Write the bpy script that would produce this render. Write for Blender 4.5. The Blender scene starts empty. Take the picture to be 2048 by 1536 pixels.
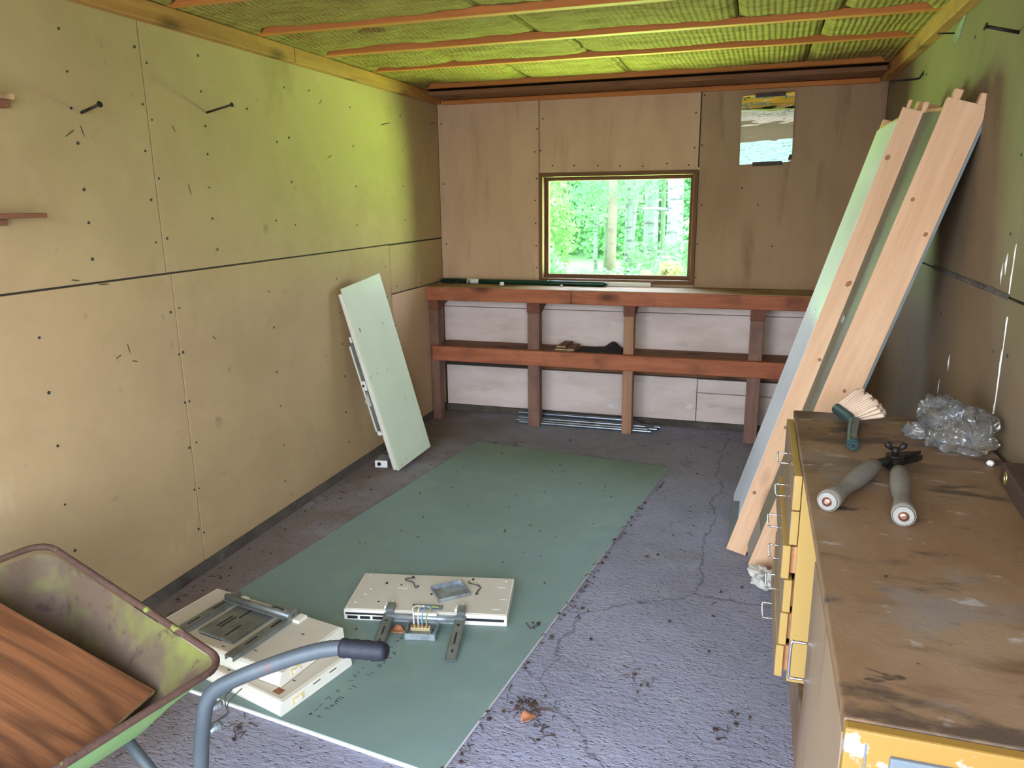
import bpy, bmesh, math, random
from mathutils import Vector, Matrix, Euler, noise
SC = bpy.context.scene
COL = SC.collection
PI = math.pi
rnd = random.Random(7)
V = Vector

# ------------------------------------------------------------------ materials
def _nt(name):
    m = bpy.data.materials.new(name); m.use_nodes = True
    nt = m.node_tree; b = nt.nodes['Principled BSDF']
    return m, nt, b
def srgb(r, g, b):
    f = lambda c: (c/255/12.92) if c/255 <= .04045 else ((c/255+.055)/1.055)**2.4
    return (f(r), f(g), f(b))
def node(nt, t, **k):
    n = nt.nodes.new(t)
    for a, v in k.items():
        if a in n.inputs: n.inputs[a].default_value = v
        else: setattr(n, a, v)
    return n
def coords(nt, st=(1, 1, 1), rot=(0, 0, 0)):
    tc = nt.nodes.new('ShaderNodeTexCoord'); mp = nt.nodes.new('ShaderNodeMapping')
    mp.inputs['Scale'].default_value = st; mp.inputs['Rotation'].default_value = rot
    nt.links.new(tc.outputs['Object'], mp.inputs['Vector'])
    return mp.outputs['Vector']
def mixc(nt, fac, a, b):
    mx = nt.nodes.new('ShaderNodeMix'); mx.data_type = 'RGBA'
    for i, v in ((0, fac), (6, a), (7, b)):
        if isinstance(v, (int, float)): mx.inputs[i].default_value = v
        elif isinstance(v, tuple): mx.inputs[i].default_value = (*v[:3], 1)
        else: nt.links.new(v, mx.inputs[i])
    return mx.outputs[2]
def ramp(nt, src, lo, hi, top=1.0, low=0.0):
    r = nt.nodes.new('ShaderNodeMapRange')
    r.inputs['From Min'].default_value = lo; r.inputs['From Max'].default_value = hi
    r.inputs['To Max'].default_value = top; r.inputs['To Min'].default_value = low
    nt.links.new(src, r.inputs['Value'])
    return r.outputs['Result']
def mat(name, col, rough=.7, metal=0.0, layers=(), bump=None, spec=.4, alpha=None):
    """base colour, then layers (colour, scale, lo, hi, amount, stretch, detail[, 'v']) of noise masks mixed over it"""
    m, nt, b = _nt(name)
    c = tuple(col)
    for L in layers:
        c2, sc, lo, hi, am = L[:5]
        st = L[5] if len(L) > 5 else (1, 1, 1)
        de = L[6] if len(L) > 6 else 4
        if len(L) > 7 and L[7] == 'v':
            n = node(nt, 'ShaderNodeTexVoronoi', Scale=sc); out = n.outputs['Distance']
        else:
            n = node(nt, 'ShaderNodeTexNoise', Scale=sc, Detail=de, Roughness=.62); out = n.outputs[0]
        nt.links.new(coords(nt, st), n.inputs['Vector'])
        c = mixc(nt, ramp(nt, out, lo, hi, am), c, tuple(c2))
    if isinstance(c, tuple): b.inputs['Base Color'].default_value = (*c, 1)
    else: nt.links.new(c, b.inputs['Base Color'])
    b.inputs['Roughness'].default_value = rough; b.inputs['Metallic'].default_value = metal
    b.inputs['Specular IOR Level'].default_value = spec
    if bump:
        sc, stg = bump[:2]; st = bump[2] if len(bump) > 2 else (1, 1, 1)
        n = node(nt, 'ShaderNodeTexNoise', Scale=sc, Detail=6, Roughness=.65)
        nt.links.new(coords(nt, st), n.inputs['Vector'])
        bp = node(nt, 'ShaderNodeBump', Strength=stg, Distance=.02)
        nt.links.new(n.outputs[0], bp.inputs['Height']); nt.links.new(bp.outputs[0], b.inputs['Normal'])
    return m
def wood(name, c1, c2, axis='x', rough=.7, knots=True, dirt=None, scale=1.0, contrast=.8, wild=0.0):
    """c1 early wood, c2 late wood, grain along the axis"""
    m, nt, b = _nt(name)
    ax = 'xyz'.index(axis)
    st = [14*scale]*3; st[ax] = 1.1*scale
    v = coords(nt, tuple(st))
    n = node(nt, 'ShaderNodeTexNoise', Scale=1.6, Detail=5, Roughness=.6, Distortion=.5+wild)
    nt.links.new(v, n.inputs['Vector'])
    st2 = [60*scale]*3; st2[ax] = 2.0*scale
    n2 = node(nt, 'ShaderNodeTexNoise', Scale=2.0, Detail=3, Roughness=.7)
    nt.links.new(coords(nt, tuple(st2)), n2.inputs['Vector'])
    c = mixc(nt, ramp(nt, n.outputs[0], .32, .68, contrast), tuple(c1), tuple(c2))
    dk = tuple(x*.55 for x in c2)
    c = mixc(nt, ramp(nt, n2.outputs[0], .55, .85, .55*contrast), c, dk)
    if wild:
        st3 = [5.0]*3; st3[ax] = 1.0
        w = node(nt, 'ShaderNodeTexNoise', Scale=1.0, Detail=1.5, Roughness=.4); nt.links.new(coords(nt, tuple(st3)), w.inputs['Vector'])
        mu = node(nt, 'ShaderNodeMath', operation='MULTIPLY'); nt.links.new(w.outputs[0], mu.inputs[0]); mu.inputs[1].default_value = 75
        sn = node(nt, 'ShaderNodeMath', operation='SINE'); nt.links.new(mu.outputs[0], sn.inputs[0])
        c = mixc(nt, ramp(nt, sn.outputs[0], -.2, 1.0, .6), c, tuple(x*.6 for x in c2))
    if knots:
        st4 = [7.0]*3; st4[ax] = 3.0
        k = node(nt, 'ShaderNodeTexVoronoi', Scale=1.0); nt.links.new(coords(nt, tuple(st4)), k.inputs['Vector'])
        c = mixc(nt, ramp(nt, k.outputs['Distance'], .07, .27, 0.0, .85), c, tuple(x*.3 for x in c2))
    if dirt:
        n3 = node(nt, 'ShaderNodeTexNoise', Scale=dirt[1], Detail=6, Roughness=.7); nt.links.new(coords(nt), n3.inputs['Vector'])
        c = mixc(nt, ramp(nt, n3.outputs[0], dirt[2], dirt[3], dirt[4]), c, tuple(dirt[0]))
    nt.links.new(c, b.inputs['Base Color']); b.inputs['Roughness'].default_value = rough
    b.inputs['Specular IOR Level'].default_value = .3
    bp = node(nt, 'ShaderNodeBump', Strength=.12, Distance=.01); nt.links.new(n2.outputs[0], bp.inputs['Height'])
    nt.links.new(bp.outputs[0], b.inputs['Normal'])
    return m

M = {}
tan = srgb(186, 160, 122)
M['board'] = mat('fibreboard', srgb(178, 150, 108), .85, layers=[
    (srgb(158, 130, 92), 1.6, .42, .72, .6), (srgb(186, 160, 118), 7, .5, .75, .4),
    (srgb(132, 102, 74), 2.3, .62, .80, .7, (1, 1, .5)), (srgb(112, 92, 72), 9, .66, .76, .5), (srgb(205, 185, 150), 3.1, .66, .75, .45, (1, 1, .3)),
    (srgb(98, 72, 50), 26, .72, .78, .7)], bump=(260, .12))
M['board_r'] = mat('fibreboard_olive', srgb(128, 108, 82), .7, layers=[
    (srgb(104, 86, 64), 2.0, .42, .7, .6), (srgb(76, 62, 46), 3.5, .6, .8, .5, (1, 1, .4)), (srgb(200, 190, 170), 18, .70, .76, .6, (1, 1, .35))], bump=(220, .12))
M['board_b'] = mat('fibreboard_back', srgb(204, 168, 134), .85, layers=[
    (srgb(178, 142, 112), 2.2, .42, .7, .6, (1.6, 1, .5)), (srgb(148, 114, 90), 4, .58, .8, .6, (2.5, 1, .35)), (srgb(100, 80, 64), 40, .73, .78, .6)], bump=(240, .1))
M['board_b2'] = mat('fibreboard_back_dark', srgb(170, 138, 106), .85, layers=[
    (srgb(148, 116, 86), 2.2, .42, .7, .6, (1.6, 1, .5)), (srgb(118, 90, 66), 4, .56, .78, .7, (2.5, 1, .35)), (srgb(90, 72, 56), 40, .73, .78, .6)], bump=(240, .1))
M['whiteboard'] = mat('whitewashed_board', srgb(236, 216, 204), .8, layers=[
    (srgb(196, 174, 158), 2.2, .42, .7, .7, (.6, 1, 2)), (srgb(240, 232, 226), 7, .62, .70, .7, (1, 1, 2)), (srgb(165, 140, 122), 5, .62, .8, .6, (.6, 1, 3))], bump=(60, .1))
M['screw'] = mat('screw_dark', (.03, .028, .025), .6)
M['scuff'] = mat('scuffed_board', srgb(96, 76, 54), .9)
M['kerb'] = mat('concrete_kerb', srgb(96, 88, 78), .95, layers=[(srgb(60, 52, 45), 5, .45, .7, .8), (srgb(126, 118, 105), 14, .55, .75, .5)], bump=(30, .5))
M['dark_gap'] = mat('dark_backing', (.05, .04, .03), .9)
M['ledger'] = wood('ledger_wood', srgb(184, 130, 74), srgb(154, 100, 54), 'y', dirt=(srgb(120, 74, 40), 3, .5, .75, .5))
M['joist'] = wood('joist_wood', srgb(196, 122, 60), srgb(168, 96, 44), 'x', knots=False, contrast=.6)
M['pale_plank'] = wood('pale_plank', srgb(206, 190, 158), srgb(180, 160, 126), 'x')
M['plank'] = wood('brown_plank', srgb(140, 96, 64), srgb(112, 74, 48), 'x')
M['bench'] = wood('bench_wood', srgb(186, 112, 78), srgb(150, 84, 56), 'x', dirt=(srgb(96, 60, 46), 4, .52, .75, .75))
M['benchtop'] = wood('bench_top_wood', srgb(172, 140, 104), srgb(140, 108, 78), 'x', dirt=(srgb(84, 70, 54), 5, .5, .75, .7))
M['post'] = wood('post_wood', srgb(146, 110, 92), srgb(120, 86, 72), 'z', dirt=(srgb(86, 64, 58), 5, .45, .72, .6))
M['post_new'] = wood('post_wood_pale', srgb(182, 138, 106), srgb(150, 106, 80), 'z', dirt=(srgb(104, 70, 56), 5, .55, .75, .6))
M['bearer'] = wood('bearer_wood', srgb(134, 84, 62), srgb(104, 64, 48), 'y', knots=False)
M['pine'] = wood('pine_fresh', srgb(232, 190, 150), srgb(204, 150, 108), 'z', dirt=(srgb(176, 120, 88), 4, .6, .8, .35), contrast=.6)
M['knot'] = mat('pine_knot', srgb(168, 116, 84), .8, layers=[(srgb(112, 72, 50), 120, .45, .65, .8)])
M['ply'] = wood('plywood_sheet', srgb(142, 90, 52), srgb(88, 52, 29), 'x', wild=1.2, scale=.7, dirt=(srgb(74, 46, 32), 3, .5, .75, .55))
M['ply_edge'] = mat('plywood_edge', srgb(190, 160, 122), .8, layers=[(srgb(110, 76, 50), 40, .45, .6, .6)])
M['window_wood'] = wood('window_wood', srgb(124, 84, 52), srgb(92, 60, 36), 'z', knots=False)
M['sill_wood'] = wood('window_wood_across', srgb(124, 84, 52), srgb(92, 60, 36), 'x', knots=False)
M['floor'] = None
M['gyp'] = mat('green_gypsum_face', srgb(120, 140, 134), .6, layers=[
    (srgb(112, 131, 120), 1.3, .4, .7, .7), (srgb(140, 162, 138), 5, .5, .75, .4), (srgb(98, 112, 86), 2.5, .6, .8, .4), (srgb(60, 64, 48), 45, .74, .78, .6)], bump=(200, .03), spec=.5)
M['gyp_edge'] = mat('gypsum_core', srgb(232, 230, 224), .9, layers=[(srgb(196, 186, 170), 20, .5, .7, .5)])
M['print'] = mat('faint_print', srgb(62, 80, 76), .7)
M['cream'] = mat('cream_enamel', srgb(232, 226, 208), .4, layers=[(srgb(206, 194, 168), 5, .5, .8, .4), (srgb(120, 96, 62), 60, .75, .79, .5)], spec=.5)
M['cream_back'] = mat('heater_back_sheet', srgb(204, 194, 176), .5, layers=[(srgb(184, 172, 150), 3, .45, .75, .5), (srgb(150, 128, 96), 9, .66, .76, .3)], spec=.5)
M['chipped'] = mat('chipped_enamel', srgb(206, 214, 186), .35, layers=[(srgb(188, 196, 170), 3, .45, .75, .5), (srgb(150, 84, 60), 38, .66, .70, .9, (1, 1, .4))], spec=.5)
M['galv'] = mat('galvanised_steel', srgb(168, 176, 178), .42, .6, layers=[(srgb(130, 138, 140), 24, .45, .6, .7), (srgb(120, 104, 82), 6, .62, .76, .5)])
M['galv_dk'] = mat('dull_steel', srgb(138, 142, 138), .45, .6, layers=[(srgb(104, 108, 104), 14, .45, .65, .6), (srgb(96, 80, 58), 6, .6, .76, .5)])
M['steel'] = mat('steel_tube', srgb(150, 158, 170), .3, .9, layers=[(srgb(110, 112, 120), 20, .5, .7, .6)])
M['black'] = mat('black_slot', (.012, .012, .014), .6)
M['rubber'] = mat('grip_rubber', srgb(27, 28, 35), .6, layers=[(srgb(38, 39, 47), 12, .5, .75, .5)], bump=(40, .2))
M['tube_paint'] = mat('handle_tube_steel', srgb(74, 80, 82), .5, .1, layers=[(srgb(58, 64, 68), 10, .45, .7, .6), (srgb(110, 66, 40), 9, .62, .72, .8)])
M['bgreen_in'] = mat('barrow_inside', srgb(90, 72, 54), .75, layers=[
    (srgb(112, 116, 46), 3.2, .43, .60, .9), (srgb(78, 62, 46), 2.2, .5, .72, .6), (srgb(58, 40, 32), 14, .58, .68, .8), (srgb(122, 104, 84), 9, .62, .76, .4)], bump=(40, .2))
M['bgreen'] = mat('barrow_green', srgb(134, 172, 98), .5, layers=[
    (srgb(140, 182, 104), 3, .45, .7, .6), (srgb(168, 168, 108), 5, .58, .74, .6), (srgb(112, 66, 42), 12, .64, .70, .9)], bump=(30, .1))
M['rust'] = mat('rusty_rim', srgb(84, 58, 44), .8, layers=[(srgb(70, 46, 40), 14, .45, .65, .7), (srgb(140, 146, 62), 16, .62, .68, .7)], bump=(60, .3))
M['yellow'] = mat('yellow_paint', srgb(190, 154, 84), .6, layers=[(srgb(180, 144, 74), 6, .5, .75, .5), (srgb(150, 118, 66), 40, .74, .78, .6)])
M['yellow_worn'] = mat('yellow_paint_worn', srgb(146, 110, 46), .55, layers=[(srgb(156, 150, 136), 16, .60, .64, .9), (srgb(126, 88, 36), 9, .55, .75, .6), (srgb(62, 56, 48), 24, .66, .70, .7)])
M['bluegrey'] = mat('blue_grey_panel', srgb(104, 112, 116), .6, layers=[(srgb(92, 100, 104), 5, .45, .7, .6)])
M['veneer'] = mat('worn_brown_top', srgb(138, 110, 82), .55, layers=[
    (srgb(124, 90, 58), 3, .42, .62, .8, (1, .5, 1)), (srgb(150, 124, 96), 5, .50, .70, .6), (srgb(92, 64, 44), 3.4, .53, .64, .75, (.5, 1.7, 1), 6),
    (srgb(70, 56, 46), 5.5, .57, .64, .85, (.6, 1.6, 1), 7), (srgb(124, 120, 114), 5, .56, .68, .6, (.8, 1.2, 1), 6), (srgb(186, 180, 170), 13, .64, .70, .55, (.7, 1.3, 1)), (srgb(50, 40, 34), 9, .66, .70, .85, (.7, 1.4, 1)), (srgb(44, 34, 26), 34, .70, .74, .8)], bump=(50, .08), spec=.5)
M['veneer_side'] = mat('worn_brown_front', srgb(150, 126, 96), .45, layers=[
    (srgb(126, 104, 78), 3, .42, .66, .7, (2, 2, .5)), (srgb(86, 74, 60), 7, .56, .74, .8, (2, 2, .25), 6)], bump=(60, .08), spec=.6)
M['chrome'] = mat('chrome_wire', (.82, .83, .85), .12, 1.0)
M['drawer_wood'] = wood('drawer_side_wood', srgb(222, 168, 120), srgb(196, 136, 92), 'y', knots=False)
M['alu'] = mat('white_alu', srgb(226, 232, 240), .35, layers=[(srgb(212, 218, 228), 4, .45, .7, .5)], spec=.5)
M['alu_shaded'] = mat('shaded_alu_skin', srgb(116, 116, 100), .6, layers=[(srgb(96, 94, 80), 5, .45, .7, .6)])  # second frame's white skin, its shade put into the colour
M['alu_grey'] = mat('grey_profile', srgb(136, 142, 140), .45, .3, layers=[(srgb(110, 116, 112), 6, .45, .7, .6)])
M['brushgreen'] = mat('brush_green_plastic', srgb(44, 66, 66), .35, layers=[(srgb(60, 86, 100), 8, .5, .75, .6)])
M['bristle'] = mat('pale_bristle', srgb(216, 188, 162), .85, layers=[(srgb(184, 152, 128), 30, .45, .7, .6)])
M['sleeve'] = mat('grey_grip_sleeve', srgb(128, 120, 108), .8, layers=[(srgb(106, 96, 86), 9, .45, .7, .6), (srgb(142, 136, 122), 20, .5, .75, .5)], bump=(90, .2))
M['ring_grey'] = mat('pale_grey_ring', srgb(150, 146, 136), .7, layers=[(srgb(120, 116, 108), 60, .5, .7, .6)])
M['iron'] = mat('dark_iron', srgb(44, 40, 38), .5, .5, layers=[(srgb(80, 56, 46), 20, .5, .7, .5)])
M['copper'] = mat('copper_rivet', srgb(190, 140, 120), .3, .9)
M['brass'] = mat('brass', srgb(200, 176, 110), .35, .9)
M['darkbar'] = mat('dark_brown_bar', srgb(74, 56, 48), .6, layers=[(srgb(54, 40, 36), 8, .45, .7, .7)])
M['greentube'] = mat('dark_green_tube', srgb(24, 62, 44), .35, layers=[(srgb(30, 40, 34), 5, .5, .7, .6)])
M['white'] = mat('plain_white', srgb(232, 228, 218), .6)
M['offwhite'] = mat('soiled_white', srgb(206, 200, 188), .8, layers=[(srgb(160, 150, 134), 12, .5, .7, .7)], bump=(50, .4))
M['rag'] = mat('charcoal_rag', srgb(52, 48, 48), .95, layers=[(srgb(74, 68, 66), 60, .5, .7, .6)], bump=(120, .4))
M['leafbrown'] = mat('dry_leaf', srgb(176, 112, 74), .8, layers=[(srgb(214, 180, 150), 40, .55, .7, .6)])
M['litter'] = mat('dark_litter', srgb(66, 50, 42), .95, layers=[(srgb(110, 80, 60), 6, .5, .7, .7)])
M['label'] = mat('brown_label', srgb(150, 100, 56), .7, layers=[(srgb(96, 66, 40), 90, .5, .6, .7)])
M['bakelite'] = mat('cream_switch', srgb(226, 204, 150), .4)
M['wire_w'] = mat('white_wire', srgb(226, 216, 190), .5)
M['wire_b'] = mat('blue_wire', srgb(110, 160, 190), .5)
M['wire_y'] = mat('earth_wire', srgb(170, 160, 90), .5)
M['wire_d'] = mat('dark_wire', srgb(70, 64, 58), .5)
M['bark'] = mat('birch_bark', srgb(112, 122, 108), .8, layers=[(srgb(62, 66, 56), 3, .54, .60, .85, (1.2, 1.2, 5)), (srgb(96, 110, 88), 5, .5, .7, .5)])
M['bark_b'] = mat('pinkish_bark', srgb(116, 108, 84), .85, layers=[(srgb(92, 84, 62), 5, .5, .66, .7, (1.5, 1.5, 3))])
M['bark_g'] = mat('grey_green_bark', srgb(88, 104, 74), .85, layers=[(srgb(70, 84, 58), 5, .5, .66, .7, (1.5, 1.5, 2))])
M['mint'] = mat('mint_siding', srgb(88, 120, 98), .7, layers=[(srgb(82, 114, 92), 3, .45, .7, .4)])
M['roofing'] = mat('dark_roofing', srgb(80, 76, 74), .9, layers=[(srgb(60, 58, 56), 8, .5, .7, .6)])
M['facegrey'] = mat('grey_header_paint', srgb(206, 190, 190), .8, layers=[(srgb(190, 174, 172), 3, .45, .7, .6), (srgb(96, 84, 74), 5, .64, .70, .8)])
M['gravel'] = mat('grey_gravel', srgb(186, 180, 170), .95, layers=[(srgb(164, 158, 150), 9, .45, .7, .7)], bump=(40, .6))  # unseen front yard, added in pale grey to bounce neutral light indoors
M['cladding'] = wood('outer_cladding', srgb(150, 120, 90), srgb(120, 92, 70), 'x')

# concrete floor
def floor_mat():
    m, nt, b = _nt('concrete_floor')
    n = lambda sc, de=6, st=(1, 1, 1): (lambda q: (nt.links.new(coords(nt, st), q.inputs['Vector']), q)[1])(node(nt, 'ShaderNodeTexNoise', Scale=sc, Detail=de, Roughness=.65))
    c = mixc(nt, ramp(nt, n(1.3).outputs[0], .4, .68, .8), srgb(155, 152, 166), srgb(127, 123, 134))
    c = mixc(nt, ramp(nt, n(4.5).outputs[0], .56, .72, .6), c, srgb(168, 166, 170))
    c = mixc(nt, ramp(nt, n(2.2).outputs[0], .60, .74, .65), c, srgb(112, 98, 88))
    c = mixc(nt, ramp(nt, n(46, 4, (1, 2.0, 1)).outputs[0], .61, .66, .75), c, srgb(84, 80, 86))
    c = mixc(nt, ramp(nt, n(55, 3).outputs[0], .68, .74, .5), c, srgb(196, 194, 196))
    vs_ = node(nt, 'ShaderNodeTexVoronoi', Scale=58); nt.links.new(coords(nt, (.8, 1.5, 1)), vs_.inputs['Vector'])
    sp = node(nt, 'ShaderNodeMath', operation='MULTIPLY'); nt.links.new(ramp(nt, vs_.outputs['Distance'], .12, .26, 0.0, .8), sp.inputs[0]); nt.links.new(ramp(nt, n(9).outputs[0], .46, .60), sp.inputs[1])
    c = mixc(nt, sp.outputs[0], c, srgb(66, 62, 72))
    ve = node(nt, 'ShaderNodeTexVoronoi', Scale=.62); ve.feature = 'DISTANCE_TO_EDGE'
    wp = node(nt, 'ShaderNodeVectorMath', operation='ADD'); nt.links.new(coords(nt), wp.inputs[0])
    n9 = n(5, 5); ws = node(nt, 'ShaderNodeVectorMath', operation='SCALE'); nt.links.new(n9.outputs[1], ws.inputs[0]); ws.inputs['Scale'].default_value = .16
    nt.links.new(ws.outputs[0], wp.inputs[1]); nt.links.new(wp.outputs[0], ve.inputs['Vector'])
    c = mixc(nt, ramp(nt, ve.outputs['Distance'], .0012, .0035, 0.0, .6), c, srgb(84, 80, 92))
    # brown trodden soil swept along the left wall (its own edge, fixed to the place)
    tc = nt.nodes.new('ShaderNodeTexCoord'); sx = nt.nodes.new('ShaderNodeSeparateXYZ'); nt.links.new(tc.outputs['Object'], sx.inputs[0])
    ad = node(nt, 'ShaderNodeMath', operation='MULTIPLY_ADD'); nt.links.new(n(2.6).outputs[0], ad.inputs[0]); ad.inputs[1].default_value = -1.5
    nt.links.new(sx.outputs[0], ad.inputs[2])
    c = mixc(nt, ramp(nt, ad.outputs[0], -2.0, -2.75, .8), c, srgb(118, 98, 78))
    nt.links.new(c, b.inputs['Base Color']); b.inputs['Roughness'].default_value = .8
    b.inputs['Specular IOR Level'].default_value = .35
    n1 = n(38, 5, (1, 1.8, 1)); n2 = n(5, 6)
    v = node(nt, 'ShaderNodeTexVoronoi', Scale=42); nt.links.new(coords(nt, (1, 1.6, 1)), v.inputs['Vector'])
    h = node(nt, 'ShaderNodeMath', operation='ADD'); nt.links.new(n1.outputs[0], h.inputs[0]); nt.links.new(ramp(nt, v.outputs['Distance'], .05, .28), h.inputs[1])
    h2 = node(nt, 'ShaderNodeMath', operation='ADD'); nt.links.new(h.outputs[0], h2.inputs[0]); nt.links.new(n2.outputs[0], h2.inputs[1])
    bp = node(nt, 'ShaderNodeBump', Strength=.75, Distance=.014); nt.links.new(h2.outputs[0], bp.inputs['Height']); nt.links.new(bp.outputs[0], b.inputs['Normal'])
    return m
M['floor'] = floor_mat()
def wool_mat():
    m, nt, b = _nt('mineral_wool')
    n = node(nt, 'ShaderNodeTexNoise', Scale=5, Detail=6, Roughness=.7); nt.links.new(coords(nt, (1, 3, 1)), n.inputs['Vector'])
    n2 = node(nt, 'ShaderNodeTexNoise', Scale=26, Detail=5, Roughness=.7); nt.links.new(coords(nt, (1, 2, 1)), n2.inputs['Vector'])
    w = node(nt, 'ShaderNodeTexWave', Scale=13, Distortion=2.2, Detail=2); w.bands_direction = 'X'; w.inputs['Detail Scale'].default_value = .6
    nt.links.new(coords(nt, (1, .12, 1), (0, 0, .12)), w.inputs['Vector'])
    c = mixc(nt, ramp(nt, n.outputs[0], .38, .68), srgb(160, 138, 82), srgb(126, 100, 50))
    c = mixc(nt, ramp(nt, n2.outputs[0], .58, .74, .7), c, srgb(184, 180, 128))
    c = mixc(nt, ramp(nt, n2.outputs[0], .40, .26, .7), c, srgb(110, 84, 26))
    nt.links.new(c, b.inputs['Base Color']); b.inputs['Roughness'].default_value = .95; b.inputs['Specular IOR Level'].default_value = .1
    h = node(nt, 'ShaderNodeMath', operation='MULTIPLY_ADD'); nt.links.new(w.outputs['Fac'], h.inputs[0]); h.inputs[1].default_value = .55
    nt.links.new(n2.outputs[0], h.inputs[2])
    bp = node(nt, 'ShaderNodeBump', Strength=.8, Distance=.012); nt.links.new(h.outputs[0], bp.inputs['Height']); nt.links.new(bp.outputs[0], b.inputs['Normal'])
    return m
M['wool'] = wool_mat()
def glass_mat(name, tint=(1, 1, 1), g=.06, rough=.02):
    m = bpy.data.materials.new(name); m.use_nodes = True; nt = m.node_tree; nt.nodes.clear()
    o = nt.nodes.new('ShaderNodeOutputMaterial'); mx = nt.nodes.new('ShaderNodeMixShader')
    t = node(nt, 'ShaderNodeBsdfTransparent', Color=(*tint, 1)); gl = node(nt, 'ShaderNodeBsdfGlossy', Roughness=rough)
    fr = node(nt, 'ShaderNodeFresnel', IOR=1.12)
    nt.links.new(fr.outputs[0], mx.inputs[0]); nt.links.new(t.outputs[0], mx.inputs[1]); nt.links.new(gl.outputs[0], mx.inputs[2])
    nt.links.new(mx.outputs[0], o.inputs[0]); return m
M['pane'] = glass_mat('window_glass', (.96, .98, .96))
def film_mat():
    m = bpy.data.materials.new('clear_plastic_film'); m.use_nodes = True; nt = m.node_tree; nt.nodes.clear()
    o = nt.nodes.new('ShaderNodeOutputMaterial'); mx = nt.nodes.new('ShaderNodeMixShader'); mx2 = nt.nodes.new('ShaderNodeMixShader')
    t = node(nt, 'ShaderNodeBsdfTransparent', Color=(.96, .96, .95, 1)); gl = node(nt, 'ShaderNodeBsdfGlossy', Roughness=.13)
    d = node(nt, 'ShaderNodeBsdfDiffuse', Color=(.8, .8, .8, 1))
    fr = node(nt, 'ShaderNodeFresnel', IOR=1.55)
    n = node(nt, 'ShaderNodeTexNoise', Scale=24, Detail=2); nt.links.new(coords(nt), n.inputs['Vector'])
    bp = node(nt, 'ShaderNodeBump', Strength=.15, Distance=.01); nt.links.new(n.outputs[0], bp.inputs['Height'])
    nt.links.new(bp.outputs[0], gl.inputs['Normal'])
    mx2.inputs[0].default_value = .09
    nt.links.new(t.outputs[0], mx2.inputs[1]); nt.links.new(d.outputs[0], mx2.inputs[2])
    nt.links.new(fr.outputs[0], mx.inputs[0]); nt.links.new(mx2.outputs[0], mx.inputs[1]); nt.links.new(gl.outputs[0], mx.inputs[2])
    nt.links.new(mx.outputs[0], o.inputs[0]); return m
M['film'] = film_mat()
def mirror_mat():
    m, nt, b = _nt('aged_mirror')
    b.inputs['Metallic'].default_value = 1; b.inputs['Base Color'].default_value = (.86, .90, .88, 1); b.inputs['Roughness'].default_value = .015
    n = node(nt, 'ShaderNodeTexNoise', Scale=11, Detail=3, Roughness=.5); nt.links.new(coords(nt, (1, 1, .8)), n.inputs['Vector'])
    f = ramp(nt, n.outputs[0], .66, .69)
    c = mixc(nt, f, (.86, .90, .88), srgb(92, 80, 70)); nt.links.new(c, b.inputs['Base Color'])
    nt.links.new(ramp(nt, n.outputs[0], .66, .69, .7, .015), b.inputs['Roughness'])
    n2 = node(nt, 'ShaderNodeTexNoise', Scale=9, Detail=2); nt.links.new(coords(nt, (.4, 1, 2)), n2.inputs['Vector'])
    bp = node(nt, 'ShaderNodeBump', Strength=.035, Distance=.01); nt.links.new(n2.outputs[0], bp.inputs['Height']); nt.links.new(bp.outputs[0], b.inputs['Normal'])
    return m
M['mirror'] = mirror_mat()
def leaf_mat(name, c1, c2):
    m = bpy.data.materials.new(name); m.use_nodes = True; nt = m.node_tree; nt.nodes.clear()
    o = nt.nodes.new('ShaderNodeOutputMaterial'); mx = nt.nodes.new('ShaderNodeMixShader'); mx.inputs[0].default_value = .45
    n = node(nt, 'ShaderNodeTexNoise', Scale=1.1, Detail=4); nt.links.new(coords(nt), n.inputs['Vector'])
    c = mixc(nt, ramp(nt, n.outputs[0], .35, .65), c1, c2)
    d = nt.nodes.new('ShaderNodeBsdfDiffuse'); t = nt.nodes.new('ShaderNodeBsdfTranslucent')
    nt.links.new(c, d.inputs[0]); nt.links.new(c, t.inputs[0])
    nt.links.new(d.outputs[0], mx.inputs[1]); nt.links.new(t.outputs[0], mx.inputs[2]); nt.links.new(mx.outputs[0], o.inputs[0])
    return m
M['leaf_a'] = leaf_mat('leaf_bright', srgb(136, 190, 122), srgb(114, 174, 104))
M['leaf_b'] = leaf_mat('leaf_mid', srgb(124, 184, 116), srgb(104, 166, 102))
M['leaf_y'] = leaf_mat('leaf_yellow', srgb(142, 178, 110), srgb(124, 170, 98))
M['leaf_o'] = leaf_mat('leaf_pale_orange', srgb(178, 166, 118), srgb(150, 168, 98))
M['grass'] = mat('meadow_grass', srgb(108, 156, 84), .9, layers=[(srgb(88, 136, 70), 2, .42, .66, .7), (srgb(150, 166, 98), 8, .55, .72, .6)], bump=(20, .6))

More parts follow.
